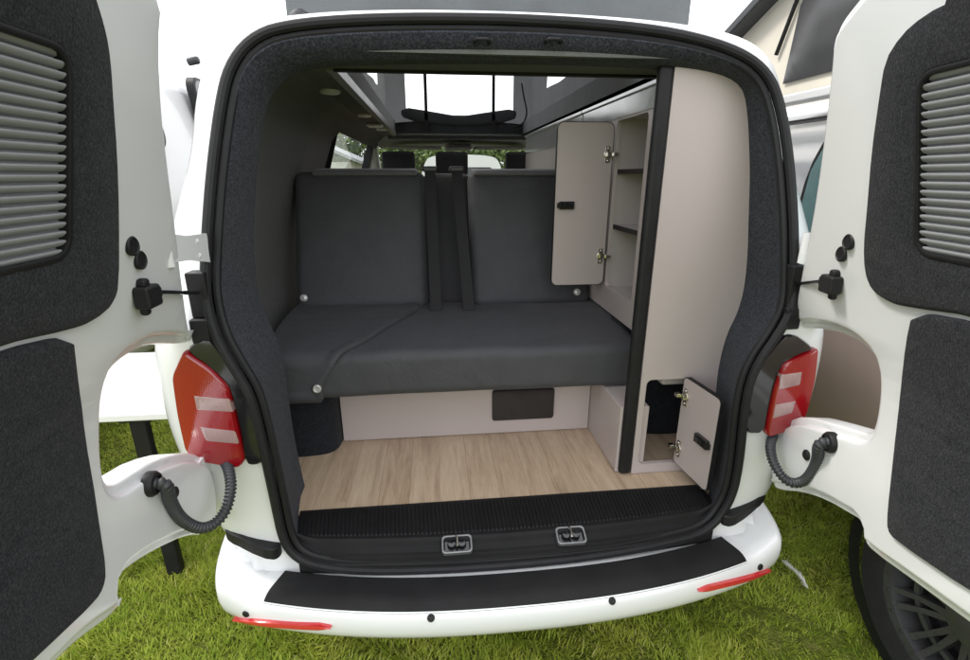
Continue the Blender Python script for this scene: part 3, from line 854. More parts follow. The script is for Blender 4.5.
rw.build('rear_canvas', M['canvas_out'], canvas, ang=60)
# rolled flap under the front window, straps, cord
slab('window_flap', resample(chaikin([(-.42, 2.035), (-.2, 2.005), (.015, 1.972), (.23, 2.005), (.45, 2.035), (.45, 1.94), (.015, 1.90), (-.42, 1.94)], 1), .03), [(.004, 0), (0, .012), (.004, .03), (.02, .04)], lambda u, v_, d: (u, cyf-.005-d, v_), M['canvas'], canvas)
for x in (-.235, .27):
    MB().box(x-.012, x+.012, cyf-.045, cyf-.038, 1.87, 2.5).build('canvas_strap', M['belt'], canvas)
MB().tube(chaikin([(.48, cyf-.05, 2.20), (.50, cyf-.05, 2.10), (.53, cyf-.05, 2.0), (.50, cyf-.05, 1.92), (.42, cyf-.05, 1.89)], 2, False), .006, 8).build('bungee_cord', M['belt'], canvas)
m = MB(); prf = [(-.70, 0), (-.68, .05), (-.60, .075), (-.3, .095), (0, .10), (.3, .095), (.60, .075), (.68, .05), (.70, 0)]
vv = []
for y in (cyr-.10, cyr-.06, 1.6, cyf+.10, cyf+.2):
    k = .7 if y in (cyr-.10, cyf+.2) else 1
    vv.append([(x*(.97 if k < 1 else 1), y, zt(y)-.02+h*k) for x, h in prf])
m.v = [p for r in vv for p in r]; w = len(prf)
for j in range(len(vv)-1):
    for i in range(w-1): m.f.append((j*w+i, j*w+i+1, (j+1)*w+i+1, (j+1)*w+i))
    m.f.append((j*w+w-1, j*w, (j+1)*w, (j+1)*w+w-1))
m.f += [tuple(range(w)), tuple(range((len(vv)-1)*w, len(vv)*w))]
m.build('roof_cap', M['paint'], van)
p = Vector(on_y(301, 22, .30))
MB().lathe([(.034, -.03), (.034, .0), (.026, .02), (.010, .03), (.001, .031)], (p.x, p.y, p.z), (0, 0, 1), 20).build('roof_bracket', M['conduit'], van)

# ---------------- cab
m = MB()
for i in range(13):
    x = -.66+1.32*i/12; a = 1-abs(2*i/12-1)**3
    for y, z in ((2.84, 1.845), (2.95, 1.83), (3.2, 1.81+.02*a), (3.42, 1.775+.03*a), (3.46, 1.795+.03*a)): m.v.append((x, y, z))
for i in range(12):
    for j in range(4): m.f.append((i*5+j, i*5+j+1, i*5+6+j, i*5+5+j))
ch = m.build('cab_headlining', M['cab'], van)
for x0, x1 in ((-.56, -.12), (.16, .60)):
    MB().box(x0, x1, 3.14, 3.36, 1.765, 1.785).build('sun_visor', M['cab'], ch, bevel=.01)
MB().box(-.09, .14, 3.05, 3.36, 1.755, 1.81).build('roof_console', M['cab'], ch, bevel=.015)
MB().box(-.06, .11, 3.035, 3.05, 1.77, 1.80).build('console_screen', M['gloss_black'], ch)
for sgn in (-1, 1):
    MB().prism([(3.42, 1.80), (3.56, 1.80), (4.30, 1.25), (4.15, 1.25)], 'x', sgn*.70, sgn*.74).build('pillar_trim', M['cab'], van, bevel=.01)
    MB().prism([(3.24, 1.80), (3.36, 1.80), (3.38, .6), (3.25, .6)], 'x', sgn*.70, sgn*.76).build('pillar_trim', M['cab'], van, bevel=.01)
MB().prism([(3.75, .9), (3.72, 1.15), (3.85, 1.22), (4.5, 1.16), (4.5, .7), (3.8, .6)], 'x', -.80, .80).build('dashboard', M['plastic_tex'], van, bevel=.03)
for x, w in ((-.46, .40), (-.05, .38), (.50, .46)):
    fs = MB().prism([(2.82, .98), (2.72, 1.45), (2.74, 1.50), (2.86, 1.50), (2.96, 1.0), (3.38, .98), (3.40, .84), (2.85, .84)], 'x', x-w/2, x+w/2).build('front_seat', M['cabdark'], van, bevel=.03, seg=3)
    MB().prism([(2.70, 1.545), (2.69, 1.69), (2.72, 1.725), (2.79, 1.72), (2.80, 1.56)], 'x', x-.125, x+.125).build('headrest', M['cabdark'], fs, bevel=.025, seg=3)
    for e_ in (-.05, .05): MB().tube([(x+e_, 2.76, 1.48), (x+e_, 2.75, 1.56)], .007, 8).build('headrest_post', M['chrome'], fs)
MB().box(.2, .8, 2.65, 2.70, .56, .95).build('seat_plinth', M['plastic'], van)

# ---------------- bench seat
XL, XR = -.80, .535
# cushion section, arc-length parametrised: from the back along the top, round the nose, under
sec = [(.95, 1.003), (.42, .984)]
for k in range(9):
    a = R(90+90*k/8); sec.append((.342+.038*math.cos(a), .940+.038*math.sin(a)))
sec += [(.304, .89), (.304, .857)]
for k in range(7):
    a = R(180+90*k/6); sec.append((.337+.033*math.cos(a), .845+.033*math.sin(a)))
sec = [(.95, 1.003), (.62, 1.002), (.50, .994)]+sec[1:]
Ls = [0]
for a, b in zip(sec, sec[1:]): Ls.append(Ls[-1]+math.dist(a, b))
def sec_at(s_):
    s_ = max(0, min(Ls[-1]-1e-6, s_)); j = max(i for i in range(len(Ls)) if Ls[i] <= s_); j = min(j, len(sec)-2)
    t = (s_-Ls[j])/(Ls[j+1]-Ls[j]); a, b = sec[j], sec[j+1]
    ty, tz = b[0]-a[0], b[1]-a[1]; l = math.hypot(ty, tz)
    return a[0]+ty*t, a[1]+tz*t, -tz/l*-1*-1, ty/l*-1
bench = MB()
xs = [XL+(XR-XL)*i/70 for i in range(71)]
full = sec+[(.95, .812)]
rn = random.Random(3)
for i, x in enumerate(xs):
    e = min(x-XL, XR-x); rd = .02*max(0, 1-e/.03)**2
    for y, z in full:
        wv = .0025*math.sin(x*7+y*9)+.0015*math.sin(x*19-y*13)
        m_ = 1 if z > .9 else .4
        bench.v.append((x, y+rd*.8, z-rd*(1 if z > .9 else -1)+wv*m_))
w = len(full)
for i in range(len(xs)-1):
    for j in range(w): bench.f.append((i*w+j, i*w+(j+1) % w, (i+1)*w+(j+1) % w, (i+1)*w+j))
bench.f += [tuple(range(w)), tuple(reversed(range((len(xs)-1)*w, len(xs)*w)))]
bs = bench.build('bench_seat', M['seat'], van, ang=50)
# cover flap on the left part, ends in a diagonal edge
def smap(x, s_, d):
    y, z, ny, nz = sec_at(s_)
    # outward normal: up on top, towards the camera on the nose
    j = 0
    a = sec_at(max(0, s_-.004)); b = sec_at(min(Ls[-1]-1e-5, s_+.004))
    ty, tz = b[0]-a[0], b[1]-a[1]; l = math.hypot(ty, tz) or 1
    n_ = (tz/l, -ty/l)
    if n_[1] < 0 and s_ < Ls[2]: n_ = (-n_[0], -n_[1])
    wv = .0025*math.sin(x*7+y*9)+.0015*math.sin(x*19-y*13)
    return (x, y+n_[0]*d, z+n_[1]*d+wv)
def s_of(px, py):
    p = on_z(px, py, 1.0)
    return (p[0], .95-p[1])
from mathutils.bvhtree import BVHTree
stree = BVHTree.FromPolygons([Vector(p) for p in bench.v], bench.f)
def s_hit(px, py):
    h = stree.ray_cast(Vector(CAM), Vector(ray(px, py)).normalized())[0]
    best = min(((math.dist(sec_at(Ls[-1]*k/600)[:2], (h.y, h.z)), Ls[-1]*k/600) for k in range(600)))
    return (h.x, best[1])
sN = Ls[-1]
diag = [s_hit(*q) for q in ((418, 311), (400, 322), (376, 337), (352, 350), (337, 360), (328, 371), (322, 383))]
diag.append((diag[-1][0]-.004, sN-.028))
fo = [(XL+.012, .02), (diag[0][0]-.03, .02)]+chaikin(diag, 2, False)+[(XL+.012, sN-.026)]
fo = resample(fo, .015)
slab('seat_cover_flap', fo, [(0, .0005), (-.004, .010), (-.001, .019), (.008, .021), (.035, .012)], smap, M['seat'], bs, cuts=tuple(np.arange(.05, sN, .045))+tuple(np.arange(Ls[3]-.02, sN, .008)), cuts_u=tuple(np.arange(-.75, -.2, .06)), ang=50)
p = Vector(on_y(317, 389, .279))
MB().lathe([(.014, -.006), (.014, .002), (.011, .005), (.006, .004), (.005, .002), (.001, .002)], p, (0, -1, .1), 20).build('snap_button', M['lamp'], bs)
# backrests
def back(name, x0, x1, mat, dy=0, dz=0, th=.13, bev=.028):
    m = MB(); nx = 14; nz = 14
    y0, z0_, y1, z1_ = .83+dy, .99, 1.04+dy, 1.565+dz
    up_ = Vector((0, y1-y0, z1_-z0_)); nr = Vector((0, -(z1_-z0_), y1-y0)).normalized()
    pts = []
    outl = rounded(x0, x1, 0, 1, .001)
    O = Vector((0, y0, z0_))
    o2 = resample(rounded(x0, x1, 0, up_.length, .035), .012)
    un = up_.normalized()
    def f_(u, v_, d): 
        q = (u-x0)/(x1-x0); r_ = v_/up_.length
        bul = .012*math.sin(math.pi*q)**.5*math.sin(math.pi*min(1, max(0, r_)))**.5 if d > .09 and 0 < q < 1 and 0 < r_ < 1 else 0
        return Vector((u, 0, 0))+O+un*v_+nr*(d-.11+bul)
    return slab(name, o2, [(.01, -.02), (0, -.01), (0, th-.03), (.004, th-.014), (.014, th-.004), (.03, th)], f_, mat, bs, cuts=tuple(np.arange(.05, .6, .05)), cuts_u=tuple(np.arange(x0+.05, x1, .06)), ang=60)
back('backrest', -.80, -.235, M['seat'])
back('backrest', -.045, .495, M['seat'])
back('centre_panel', -.25, -.03, M['seat2'], dy=.03, th=.11)
MB().prism([(.985, 1.55), (1.0, 1.572), (1.19, 1.580), (1.20, 1.50)], 'x', -.72, -.27).build('top_roll', M['seat3'], bs, bevel=.01, seg=3)
MB().prism([(.985, 1.55), (1.0, 1.571), (1.19, 1.579), (1.20, 1.50)], 'x', -.02, .49).build('top_roll', M['seat3'], bs, bevel=.01, seg=3)
for x, xt in ((-.205, -.212), (-.065, -.098)):
    m = MB(); n = 16; 
    for i in range(n+1):
        t = i/n; y = .722+.213*t; z = 1.004+.574*t; xc = x+(xt-x)*t
        m.v += [(xc-.023, y, z), (xc+.023, y, z), (xc+.023, y+.002, z+.0005), (xc-.023, y+.002, z+.0005)]
    for i in range(n):
        for k in range(4): m.f.append((i*4+k, i*4+(k+1) % 4, i*4+4+(k+1) % 4, i*4+4+k))
    sb = m.build('seat_belt', M['belt'], bs)
    MB().box(xt-.032, xt+.032, .925, .99, 1.562, 1.586).build('belt_guide', M['conduit'], sb, bevel=.008)
for px, py in ((304, 298), (577, 292)):
    p = Vector(on_y(px, py, .755))
    MB().lathe([(.016, 0), (.014, .008), (.006, .012), (.001, .012)], p, (0, -1, .3), 14).build('anchor_cover', M['lamp'], bs)
# base
MB().box(-.578, .398, .455, .473, .562, .810).build('bench_front', M['laminate'], van, bevel=.003)
slab('access_panel', rounded(.003, .250, .622, .755, .012), [(0, 0), (0, .008), (.002, .010)], lambda u, v_, d: (u, .455-d, v_), M['gloss_black'], van)
MB().box(.400, .50, .150, .473, .562, .810).build('bench_end', M['laminate'], van, bevel=.003)
ar = [(-.87, .36), (-.66, .36), (-.60, .38), (-.578, .44), (-.578, 1.2), (-.87, 1.2)]
MB().prism(resample(chaikin(ar, 2), .02), 'z', .562, .810).build('wheel_arch', M['felt_dark'], van)

# ---------------- cabinet
# end panel facing the tailgate, with the low opening
ep = [(.452, .562), (.700, .562)]
for q in [(701, 487), (707, 450), (715, 400), (718, 367), (726, 335), (740, 308), (747, 270), (750, 200), (750, 167), (747, 102), (739, 85), (720, 75), (690, 70)]:
    p = on_y(*q, .13); ep.append((min(p[0]+.03, .80), min(p[2]+.02, 1.832)))
ep.append((.452, 1.832))
hole = resample(rounded(.472, .628, .598, .915, .018), .01)
slab('cabinet_end', resample(ep, .02), [(0, 0), (0, .016)], lambda u, v_, d: (u, .150-d, v_), M['laminate'], van, holes=[hole])
pe = slab('corner_post', [(.408, .562), (.452, .562), (.452, 1.832), (.408, 1.832)], [(0, 0), (0, .03)], lambda u, v_, d: (u, .158-d, v_), M['plastic'], van, bevel=.018, seg=5)
# side panel with upper locker opening
LY0, LY1, LZ0, LZ1 = .385, .665, 1.11, 1.745
slab('cabinet_side', [(.150, 1.014), (1.0, 1.014), (2.55, 1.014), (2.55, 1.60), (2.55, 1.832), (.150, 1.832)], [(0, 0), (0, .016)], lambda u, v_, d: (.516-d, u, v_), M['laminate'], van, holes=[resample(rounded(LY0, LY1, LZ0, LZ1, .016), .01)])
slab('silver_facing', [(.180, 1.752), (1.10, 1.752), (1.10, 1.815), (.180, 1.815)], [(0, 0), (0, .004)], lambda u, v_, d: (.500-d, u, v_), M['silver'], van)
slab('silver_facing', [(1.115, 1.70), (2.55, 1.70), (2.55, 1.815), (1.115, 1.815)], [(0, 0), (0, .003)], lambda u, v_, d: (.500-d, u, v_), M['silver'], van)
MB().box(.488, .520, .165, 1.10, 1.816, 1.832).build('cabinet_rail', M['alu'], van, bevel=.004)
MB().box(.488, .520, 1.11, 2.56, 1.816, 1.832).build('cabinet_rail', M['alu'], van, bevel=.004)
m = MB()  # locker carcass
m.box(.516, .80, LY0-.02, LY0-.004, LZ0-.02, LZ1+.02).box(.516, .80, LY1+.004, LY1+.02, LZ0-.02, LZ1+.02)
m.box(.80, .812, LY0-.02, LY1+.02, LZ0-.02, LZ1+.02).box(.516, .80, LY0-.004, LY1+.004, LZ0-.02, LZ0-.004).box(.516, .80, LY0-.004, LY1+.004, LZ1+.004, LZ1+.02)
car = m.build('locker_carcass', M['lam_in'], van)
for z in (1.555, 1.345):
    MB().box(.522, .80, LY0-.003, LY1+.003, z, z+.014).build('locker_shelf', M['lam_in'], car)
    MB().box(.515, .522, LY0, LY1, z-.001, z+.016).build('shelf_edging', M['plastic'], car)
# upper locker door, swung fully open into the van, hinged at its far jamb
dy0 = LY1-.004
dx1, dx0 = .488, .272
dz0, dz1 = 1.118, 1.738
def door_map(u, v_, d): return (u, dy0-d, v_)
cd = slab('cabinet_door', resample(rounded(dx0, dx1, dz0, dz1, .022), .008), [(0, -.016), (0, 0)], door_map, M['laminate'], van, ang=30)
slab('door_edging', resample(rounded(dx0-.0025, dx1+.0025, dz0-.0025, dz1+.0025, .024), .008), [(0, -.0165), (0, -.0008)], door_map, M['plastic'], cd, holes=[resample(rounded(dx0+.0005, dx1-.0005, dz0+.0005, dz1-.0005, .022), .008)])
def cup_hinge(par, c, ex, ez, en, reach):
    """face-frame hinge: cup plate on the door, arm across to the jamb"""
    c = Vector(c); ex, ez, en = Vector(ex), Vector(ez), Vector(en)
    Mx = Matrix(((ex.x, ez.x, en.x, c.x), (ex.y, ez.y, en.y, c.y), (ex.z, ez.z, en.z, c.z), (0, 0, 0, 1)))
    m = MB()
    m.box(-.011, .008, -.030, .030, 0, .004, Mx)
    m.lathe([(.017, 0), (.017, .006), (.013, .007), (.012, .002), (.001, .002)], c, en, 18)
    m.box(-.006, reach*.6, -.008, .008, .004, .014, Mx)
    m.box(reach*.45, reach, -.006, .006, .006, .024, Mx)
    for s in (-.022, .022): m.lathe([(.0045, 0), (.004, .006), (.001, .007)], c+ez*s, en, 10)
    m.build('hinge', M['chrome'], par, bevel=.0015)
def catch(par, c, ex, ez, en):
    c = Vector(c); ex, ez, en = Vector(ex), Vector(ez), Vector(en)
    Mx = Matrix(((ex.x, ez.x, en.x, c.x), (ex.y, ez.y, en.y, c.y), (ex.z, ez.z, en.z, c.z), (0, 0, 0, 1)))
    m = MB(); m.box(-.030, .030, -.015, .015, 0, .013, Mx).box(-.038, -.028, -.010, .010, .002, .010, Mx).box(-.012, .020, -.009, .009, .013, .018, Mx).box(.022, .027, -.013, .013, .012, .016, Mx)
    m.build('door_catch', M['gloss_black'], par, bevel=.004, seg=3)
for z in (1.625, 1.235): cup_hinge(cd, (dx1-.018, dy0, z), (1, 0, 0), (0, 0, 1), (0, -1, 0), .034)
catch(cd, (dx0+.045, dy0, 1.437), (1, 0, 0), (0, 0, 1), (0, -1, 0))
# lower door, swung out towards the tailgate
hx, hy = .634, .128
ang = R(97)
du = Vector((.105, -.994, 0)); dn = Vector((-.994, -.105, 0))
def ld(u, v_, d): return Vector((hx, hy, 0))+du*u+dn*d+Vector((0, 0, v_))
# hinge edge position as surveyed
q0 = on_y(684, 377, .128); hx = q0[0]-.0
lz0, lz1 = .612, .925
cd2 = slab('cabinet_door', resample(rounded(.004, .180, lz0, lz1, .014), .008), [(0, -.016), (0, 0)], ld, M['laminate'], van, ang=30)
slab('door_edging', resample(rounded(.0015, .1825, lz0-.0025, lz1+.0025, .016), .008), [(0, -.0165), (0, -.0008)], ld, M['plastic'], cd2, holes=[resample(rounded(.0045, .1795, lz0+.0005, lz1-.0005, .014), .008)])
for z in (.862, .672): cup_hinge(cd2, ld(.024, z, 0), -du, (0, 0, 1), dn, .030)
catch(cd2, ld(.135, .765, 0), -du, (0, 0, 1), dn)
# inside of the low cupboard
for x_, zt_ in ((.456, .798), (.80, 1.0)): MB().box(x_, x_+.01, .152, .62, .562, zt_).build('cupboard_wall', M['lam_in'], van)
ar2 = [(.50, .50), (.54, .42), (.64, .38), (.80, .38), (.80, .80), (.47, .80), (.47, .62)]
MB().prism(resample(chaikin(ar2, 2), .02), 'z', .562, 1.0).build('wheel_arch', M['felt_dark'], van)
MB().box(.56, .66, .20, .33, .86, .93).build('junction_box', M['lam_in'], van, bevel=.01)

# wheels and number of hidden mechanical bits
for (x, y, s_) in ((-.80, .78, -1), (.80, .78, 1), (-.80, 3.95, -1), (.80, 3.95, 1)):
    wheel(van, (x, y, .34), s_, detail=False)
for sgn in (-1, 1):
    MB().prism([(3.25, 1.02), (3.25, 1.08), (3.4, 1.25), (3.5, 1.25), (3.5, 1.02)], 'x', sgn*.96, sgn*1.10).build('door_mirror', M['plastic'], van, bevel=.03, seg=3)

# ------------------------------------------------------------------ other vans
def other_van(root, off, flip, sx=1, zmap=None, low=None, yl=None, wins=(), N2=120):
    """root: Empty. off: x of the centre line, y of the rear (or of the front when flip)."""
    ring = polar(chaikin(loop_of([(x*sx, zmap(z) if zmap else z) for x, z in HALF]), 2), (0, 1.2), N2)
    YL2 = yl or [0, .05, .25, .9, 1.5, 2.1, 2.7, 3.12]
    zi = zmap or (lambda z: z)
    def g(x, y, z):
        if abs(x) > .7:
            for y0, y1, z0, z1 in wins:
                if y0 < y < y1 and z0 < z < z1: return True
            if 3.42 < y < yfront(z)-.15 and 1.25 < z < 1.68: return True
        return abs(x) < .01 and 1.22 < z < zi(1.78) and y > 3.2
    def yf(z): return yfront(min(z, 1.25)) if z < 1.25 else yfront(1.25+(z-1.25)*(2.0-1.25)/(ring[N2//2][1]-1.25))
    s = shell(ring, YL2, yf, g, lambda *a: False)
    def place(mb):
        mb.v = [((off[0]-x, off[1]-y, z) if flip else (off[0]+x, off[1]+y, z)) for x, y, z in mb.v]; return mb
    return place(s['paint']), place(s['glass'])
def split_z(mb, z):
    lo, hi = MB(), MB(); lo.v = list(mb.v); hi.v = list(mb.v)
    for q in mb.f:
        (lo if np.mean([mb.v[i][2] for i in q]) < z else hi).f.append(q)
    return lo, hi

# right neighbour, nose towards the camera
XN = 1.25
rn_ = thing('parked_camper', 'white and taupe camper with raised cream pop top and black wheels beside the campervan', 'camper', (2.2, 1.2, 0))
yfr = -.35-.97
p_, g_ = other_van(rn_, (2.2, yfr+4.92), True, zmap=lambda z: z if z < 1.2 else 1.2+(z-1.2)*.90)
lo, hi = split_z(p_, 1.04)
lo.build('lower_body', M['taupe'], rn_); hi.build('upper_body', M['paint2'], rn_)
g_.build('window', M['dglass'], rn_)
for y in (-.36, 2.7):
    for s_ in (-1, 1): wheel(rn_, (2.2+s_*.86, y, .345), s_, r=.345, detail=(s_ < 0))
for y in (-.36, 2.7):     # dark wheel arches
    for s_ in (-1, 1):
        MB().lathe([(.40, -.02), (.40, .012), (.355, .012)], (2.2+s_*.935, y, .36), (s_, 0, 0), 40).build('wheel_arch_trim', M['plastic'], rn_)
# front side window with a slanting rear edge
wz = [(800, 218), (808, 170), (824, 134), (829, 131)]
wp = [(on_x(a, b, 1.295)[1], on_x(a, b, 1.295)[2]) for a, b in wz]
wo = wp+[(.25, 1.705), (-.15, 1.69), (-.40, 1.36), (-.40, 1.25), (.58, 1.25)]
def flank(u, v_, d):
    x = 2.2-.955+max(0, v_-1.1)*.12
    return (x-d, u, v_)
fw = slab('window_frame', resample(chaikin(wo, 1), .02), [(0, -.02), (0, .006), (.004, .010)], flank, M['plastic'], rn_, ang=30)
wi = inset((wo if area(wo) > 0 else wo[::-1]), .022)
slab('pane', resample(wi, .03), [(0, 0), (0, .0115)], flank, M['teal'], fw)
MB().box(1.23, 1.30, -.4, 3.3, 1.748, 1.756).build('door_gap', M['plastic'], rn_)
for y in (.95, 2.1): MB().box(1.243, 1.26, y, y+.008, .4, 1.75).build('door_gap', M['plastic'], rn_)
MB().box(1.30, 1.36, -.3, 3.4, 1.835, 1.875).build('roof_gutter', M['paint2'], rn_, bevel=.01)
# cream pop-top, rising towards the camera
def ptz(y): return 2.55-(y-.2)*.14
m = MB()
m.v = [(1.40, -.1, 1.84), (1.40, 2.9, 1.84), (1.40, 2.9, ptz(2.9)-.18), (1.40, -.1, ptz(-.1)), (3.0, -.1, 1.84), (3.0, 2.9, 1.84), (3.0, 2.9, ptz(2.9)-.18), (3.0, -.1, ptz(-.1))]
m.f = [(0, 1, 2, 3), (4, 7, 6, 5), (0, 3, 7, 4), (1, 5, 6, 2)]
pc = m.build('pop_top_canvas', M['cream'], rn_)
XM = 1.395
mw = [on_x(a, b, XM) for a, b in ((784, 84), (836, 70), (862, 0), (803, 0))]
mw = [(p[1], p[2]) for p in mw]; top = [(mw[2][0]-.25, mw[2][1]+.25), (mw[3][0]-.1, mw[3][1]+.25)]
mo = [mw[0], (-.05, mw[1][1]), (-.05, 2.42), (.35, 2.42), mw[3]]
slab('mesh_window', resample(mo, .03), [(0, 0), (0, .006), (.003, .008)], lambda u, v_, d: (XM-d, u, v_), M['mesh'], pc)
a, b = Vector(on_x(776, 55, XM-.01)), Vector(on_x(797, 0, XM-.01))
MB().tube([a, b, b+(b-a)*.6], .009, 8).build('canvas_pole', M['plastic'], pc)
a, b = Vector(on_x(737, 36, XM-.03)), Vector(on_x(773, -2, XM-.03))
d = (b-a)
m = MB()
for p in (a-d*.6, b+d*2.0):
    m.v += [(p.x-.05, p.y, p.z), (p.x+1.75, p.y, p.z), (p.x+1.75, p.y, p.z+.05), (p.x-.05, p.y, p.z+.05)]
m.f = [(0, 1, 5, 4), (1, 2, 6, 5), (2, 3, 7, 6), (3, 0, 4, 7), (0, 3, 2, 1), (4, 5, 6, 7)]
m.build('pop_top_lid', M['conduit'], rn_, bevel=.01)

# left neighbour: tall white van, parallel
ln = thing('tall_van', 'tall white van with dark side windows parked behind the open left door', 'van', (-2.95, 3.2, 0))
zm = lambda z: z if z < 1.1 else 1.1+(z-1.1)*1.52
p_, g_ = other_van(ln, (-2.95, .2), False, zmap=zm, yl=[0, .05, .3, 1.6, 2.46, 2.88, 3.2, 3.4], wins=())
p_.build('body_shell', M['paint2'], ln); g_.build('window', M['dglass'], ln)
def lflank(u, v_, d):
    t = max(0, v_-1.1)/1.52
    x = -2.95+.952-max(0, t-.08)*.185
    return (x+d, u, v_)
for y0, y1 in ((1.55, 2.60), (3.30, 4.3)):
    wf = slab('side_window', resample(rounded(y0, y1, 1.72, 2.32, .10), .03), [(0, -.05), (0, .008), (.006, .012)], lflank, M['plastic'], ln, cuts=(1.9, 2.1))
    slab('pane', resample(rounded(y0+.025, y1-.025, 1.745, 2.295, .085), .03), [(0, 0), (0, .0135)], lflank, M['dglass'], wf, cuts=(1.9, 2.1))
p = on_x(192, 61, -2.06)
MB().lathe([(.03, -.03), (.03, .04), (.024, .055), (.001, .06)], p, (1, 0, .2), 16).build('marker_lamp', M['conduit'], ln)
for y in (2.95, 5.6):
    for s_ in (-1, 1): wheel(ln, (-2.95+s_*.85, y, .34), s_, detail=False)

# white van ahead, beyond the windscreen
av = thing('parked_van', 'white van parked ahead seen through the windscreen between the headrests', 'van', (.4, 11, 0))
p_, g_ = other_van(av, (.4, 9.0), False, sx=1.0)
p_.build('body_shell', M['paint2'], av); g_.build('window', M['dglass'], av)
slab('rear_window', rounded(.4-.62, .4+.62, 1.25, 1.70, .08), [(0, 0), (0, .012)], lambda u, v_, d: (u, 9.0-d, v_), M['dglass'], av)
MB().box(.4-.86, .4+.86, 8.92, 9.02, .42, .6).build('rear_bumper', M['plastic'], av, bevel=.03)
for s_ in (-1, 1):
    MB().box(.4+s_*.86-.06, .4+s_*.86+.06, 8.98, 9.03, .9, 1.2).build('tail_light', M['red'], av, bevel=.01)
    for y in (10.0, 12.9): wheel(av, (.4+s_*.85, y, .34), s_, detail=False)

# ------------------------------------------------------------------ table beside the van
tb = thing('camping_table', 'white camping table on black legs beside the van, behind the open left door', 'table', (-1.4, .75, 0))
slab('table_top', resample(rounded(-1.86, -1.03, .40, 1.06, .07), .03), [(.004, .718), (0, .722), (0, .742), (.004, .746)], lambda u, v_, d: (u, v_, d), M['tabletop'], tb, ang=30)
for x, y in ((-1.30, .455), (-1.30, 1.0), (-1.83, .73)):
    m = MB(); m.prism(rounded(x-.029, x+.029, y-.018, y+.018, .008), 'z', .0, .70); m.box(x-.055, x+.055, y-.03, y+.03, .70, .7175)
    m.build('leg', M['plastic'], tb, bevel=.002)

# ------------------------------------------------------------------ grey-roofed shed and trees beyond
sh_ = thing('shed', 'low grey roofed shed seen through the campervan side window', 'shed', (-4.2, 15, 0))
MB().box(-6.2, -2.5, 13.5, 17, 0, 1.9).build('wall', m_simple('shed_wall', (.55, .55, .52), .7), sh_)
MB().prism([(-6.5, 1.85), (-4.35, 2.75), (-2.2, 1.85), (-2.2, 1.93), (-4.35, 2.85), (-6.5, 1.93)], 'y', 13.2, 17.3).build('roof', m_simple('shed_roof', (.30, .31, .33), .6), sh_)
M['leaf'] = None
def m_leaf():
    m, nt, b = newmat('leaf'); v = coords(nt)
    c = ramp(nt, noise(nt, v, 2.5, 4), [(.3, (.045, .085, .015)), (.5, (.085, .13, .022)), (.7, (.13, .17, .035))])
    nt.links.new(c, b.inputs['Base Color']); setp(b, Roughness=.6)
    return m
M['leaf'] = m_leaf(); M['bark'] = m_simple('bark', (.10, .075, .055), .9, var=.3, vs=20, bs=.5, bscale=40, bd=.01)
rng = np.random.default_rng(5)
def tree(x, y, h, r, label):
    t = thing('tree', label, 'tree', (x, y, 0), 'trees beyond the parked vans')
    m = MB(); m.tube([(x, y, -.1), (x+.05, y, h*.25), (x-.05, y, h*.5), (x, y, h*.8)], [.2, .15, .11, .03], 10)
    for k in range(7):
        a = k*2.4; z = h*(.28+.07*k); m.tube([(x, y, z), (x+math.cos(a)*r*.45, y+math.sin(a)*r*.45, z+h*.1), (x+math.cos(a)*r*.75, y+math.sin(a)*r*.75, z+h*.16)], [.06, .04, .012], 7)
    m.build('trunk', M['bark'], t)
    n = 9000
    cl = rng.normal(size=(60, 3)); cl /= np.linalg.norm(cl, axis=1)[:, None]; cl *= rng.uniform(.35, 1, (60, 1))**.5
    cl = cl*np.array((r, r, h*.38))+np.array((x, y, h*.62))
    p = cl[rng.integers(0, 60, n)]+rng.normal(size=(n, 3))*np.array((.26, .26, .2))*r*.6
    a = rng.normal(size=(n, 3)); a /= np.linalg.norm(a, axis=1)[:, None]; b = np.cross(a, rng.normal(size=(n, 3))); b /= np.linalg.norm(b, axis=1)[:, None]
    s = rng.uniform(.06, .13, (n, 1))
    V = np.stack([p-a*s, p+b*s*.6, p+a*s, p-b*s*.6], 1).reshape(-1, 3)-np.array((x, y, 0))
    me = bpy.data.meshes.new('crown'); me.from_pydata(V.tolist(), [], np.arange(4*n).reshape(-1, 4).tolist()); me.materials.append(M['leaf'])
    o = bpy.data.objects.new('crown', me); col.objects.link(o); o.parent = t
for x, y, h, r, lb in ((-5.4, 24, 4.4, 2.2, 'green tree rising above the grey shed roof in the side window'), (-.8, 23, 3.1, 2.0, 'green tree beyond the windscreen left of the mirror'),
                      (2.6, 24, 3.3, 2.3, 'broad green tree beyond the windscreen in the middle'), (6.4, 22, 3.0, 2.0, 'green tree beyond the windscreen above the driver headrest')):
    tree(x, y, h, r, lb)

# ------------------------------------------------------------------ ground and grass
def m_ground():
    m, nt, b = newmat('soil_and_grass'); v = coords(nt)
    c = ramp(nt, noise(nt, v, 14, 6, .7), [(.3, (.08, .10, .02)), (.5, (.16, .19, .035)), (.7, (.26, .25, .08))])
    nt.links.new(c, b.inputs['Base Color']); setp(b, Roughness=.95, Specular_IOR_Level=.1)
    bump(nt, b, noise(nt, v, 60, 5), 1, .03)
    return m
g = MB(); n = 40
xs = np.concatenate([np.linspace(-250, -6, 12), np.linspace(-5, 5, 21), np.linspace(6, 250, 12)])
for y in xs:
    for x in xs: g.v.append((x, y, -.012+.008*math.sin(x*2.1)*math.cos(y*1.7)))
w = len(xs)
for j in range(w-1):
    for i in range(w-1): g.f.append((j*w+i, j*w+i+1, (j+1)*w+i+1, (j+1)*w+i))
tag(g.build('ground', m_ground()), kind='structure', label='grass field under the parked vans')
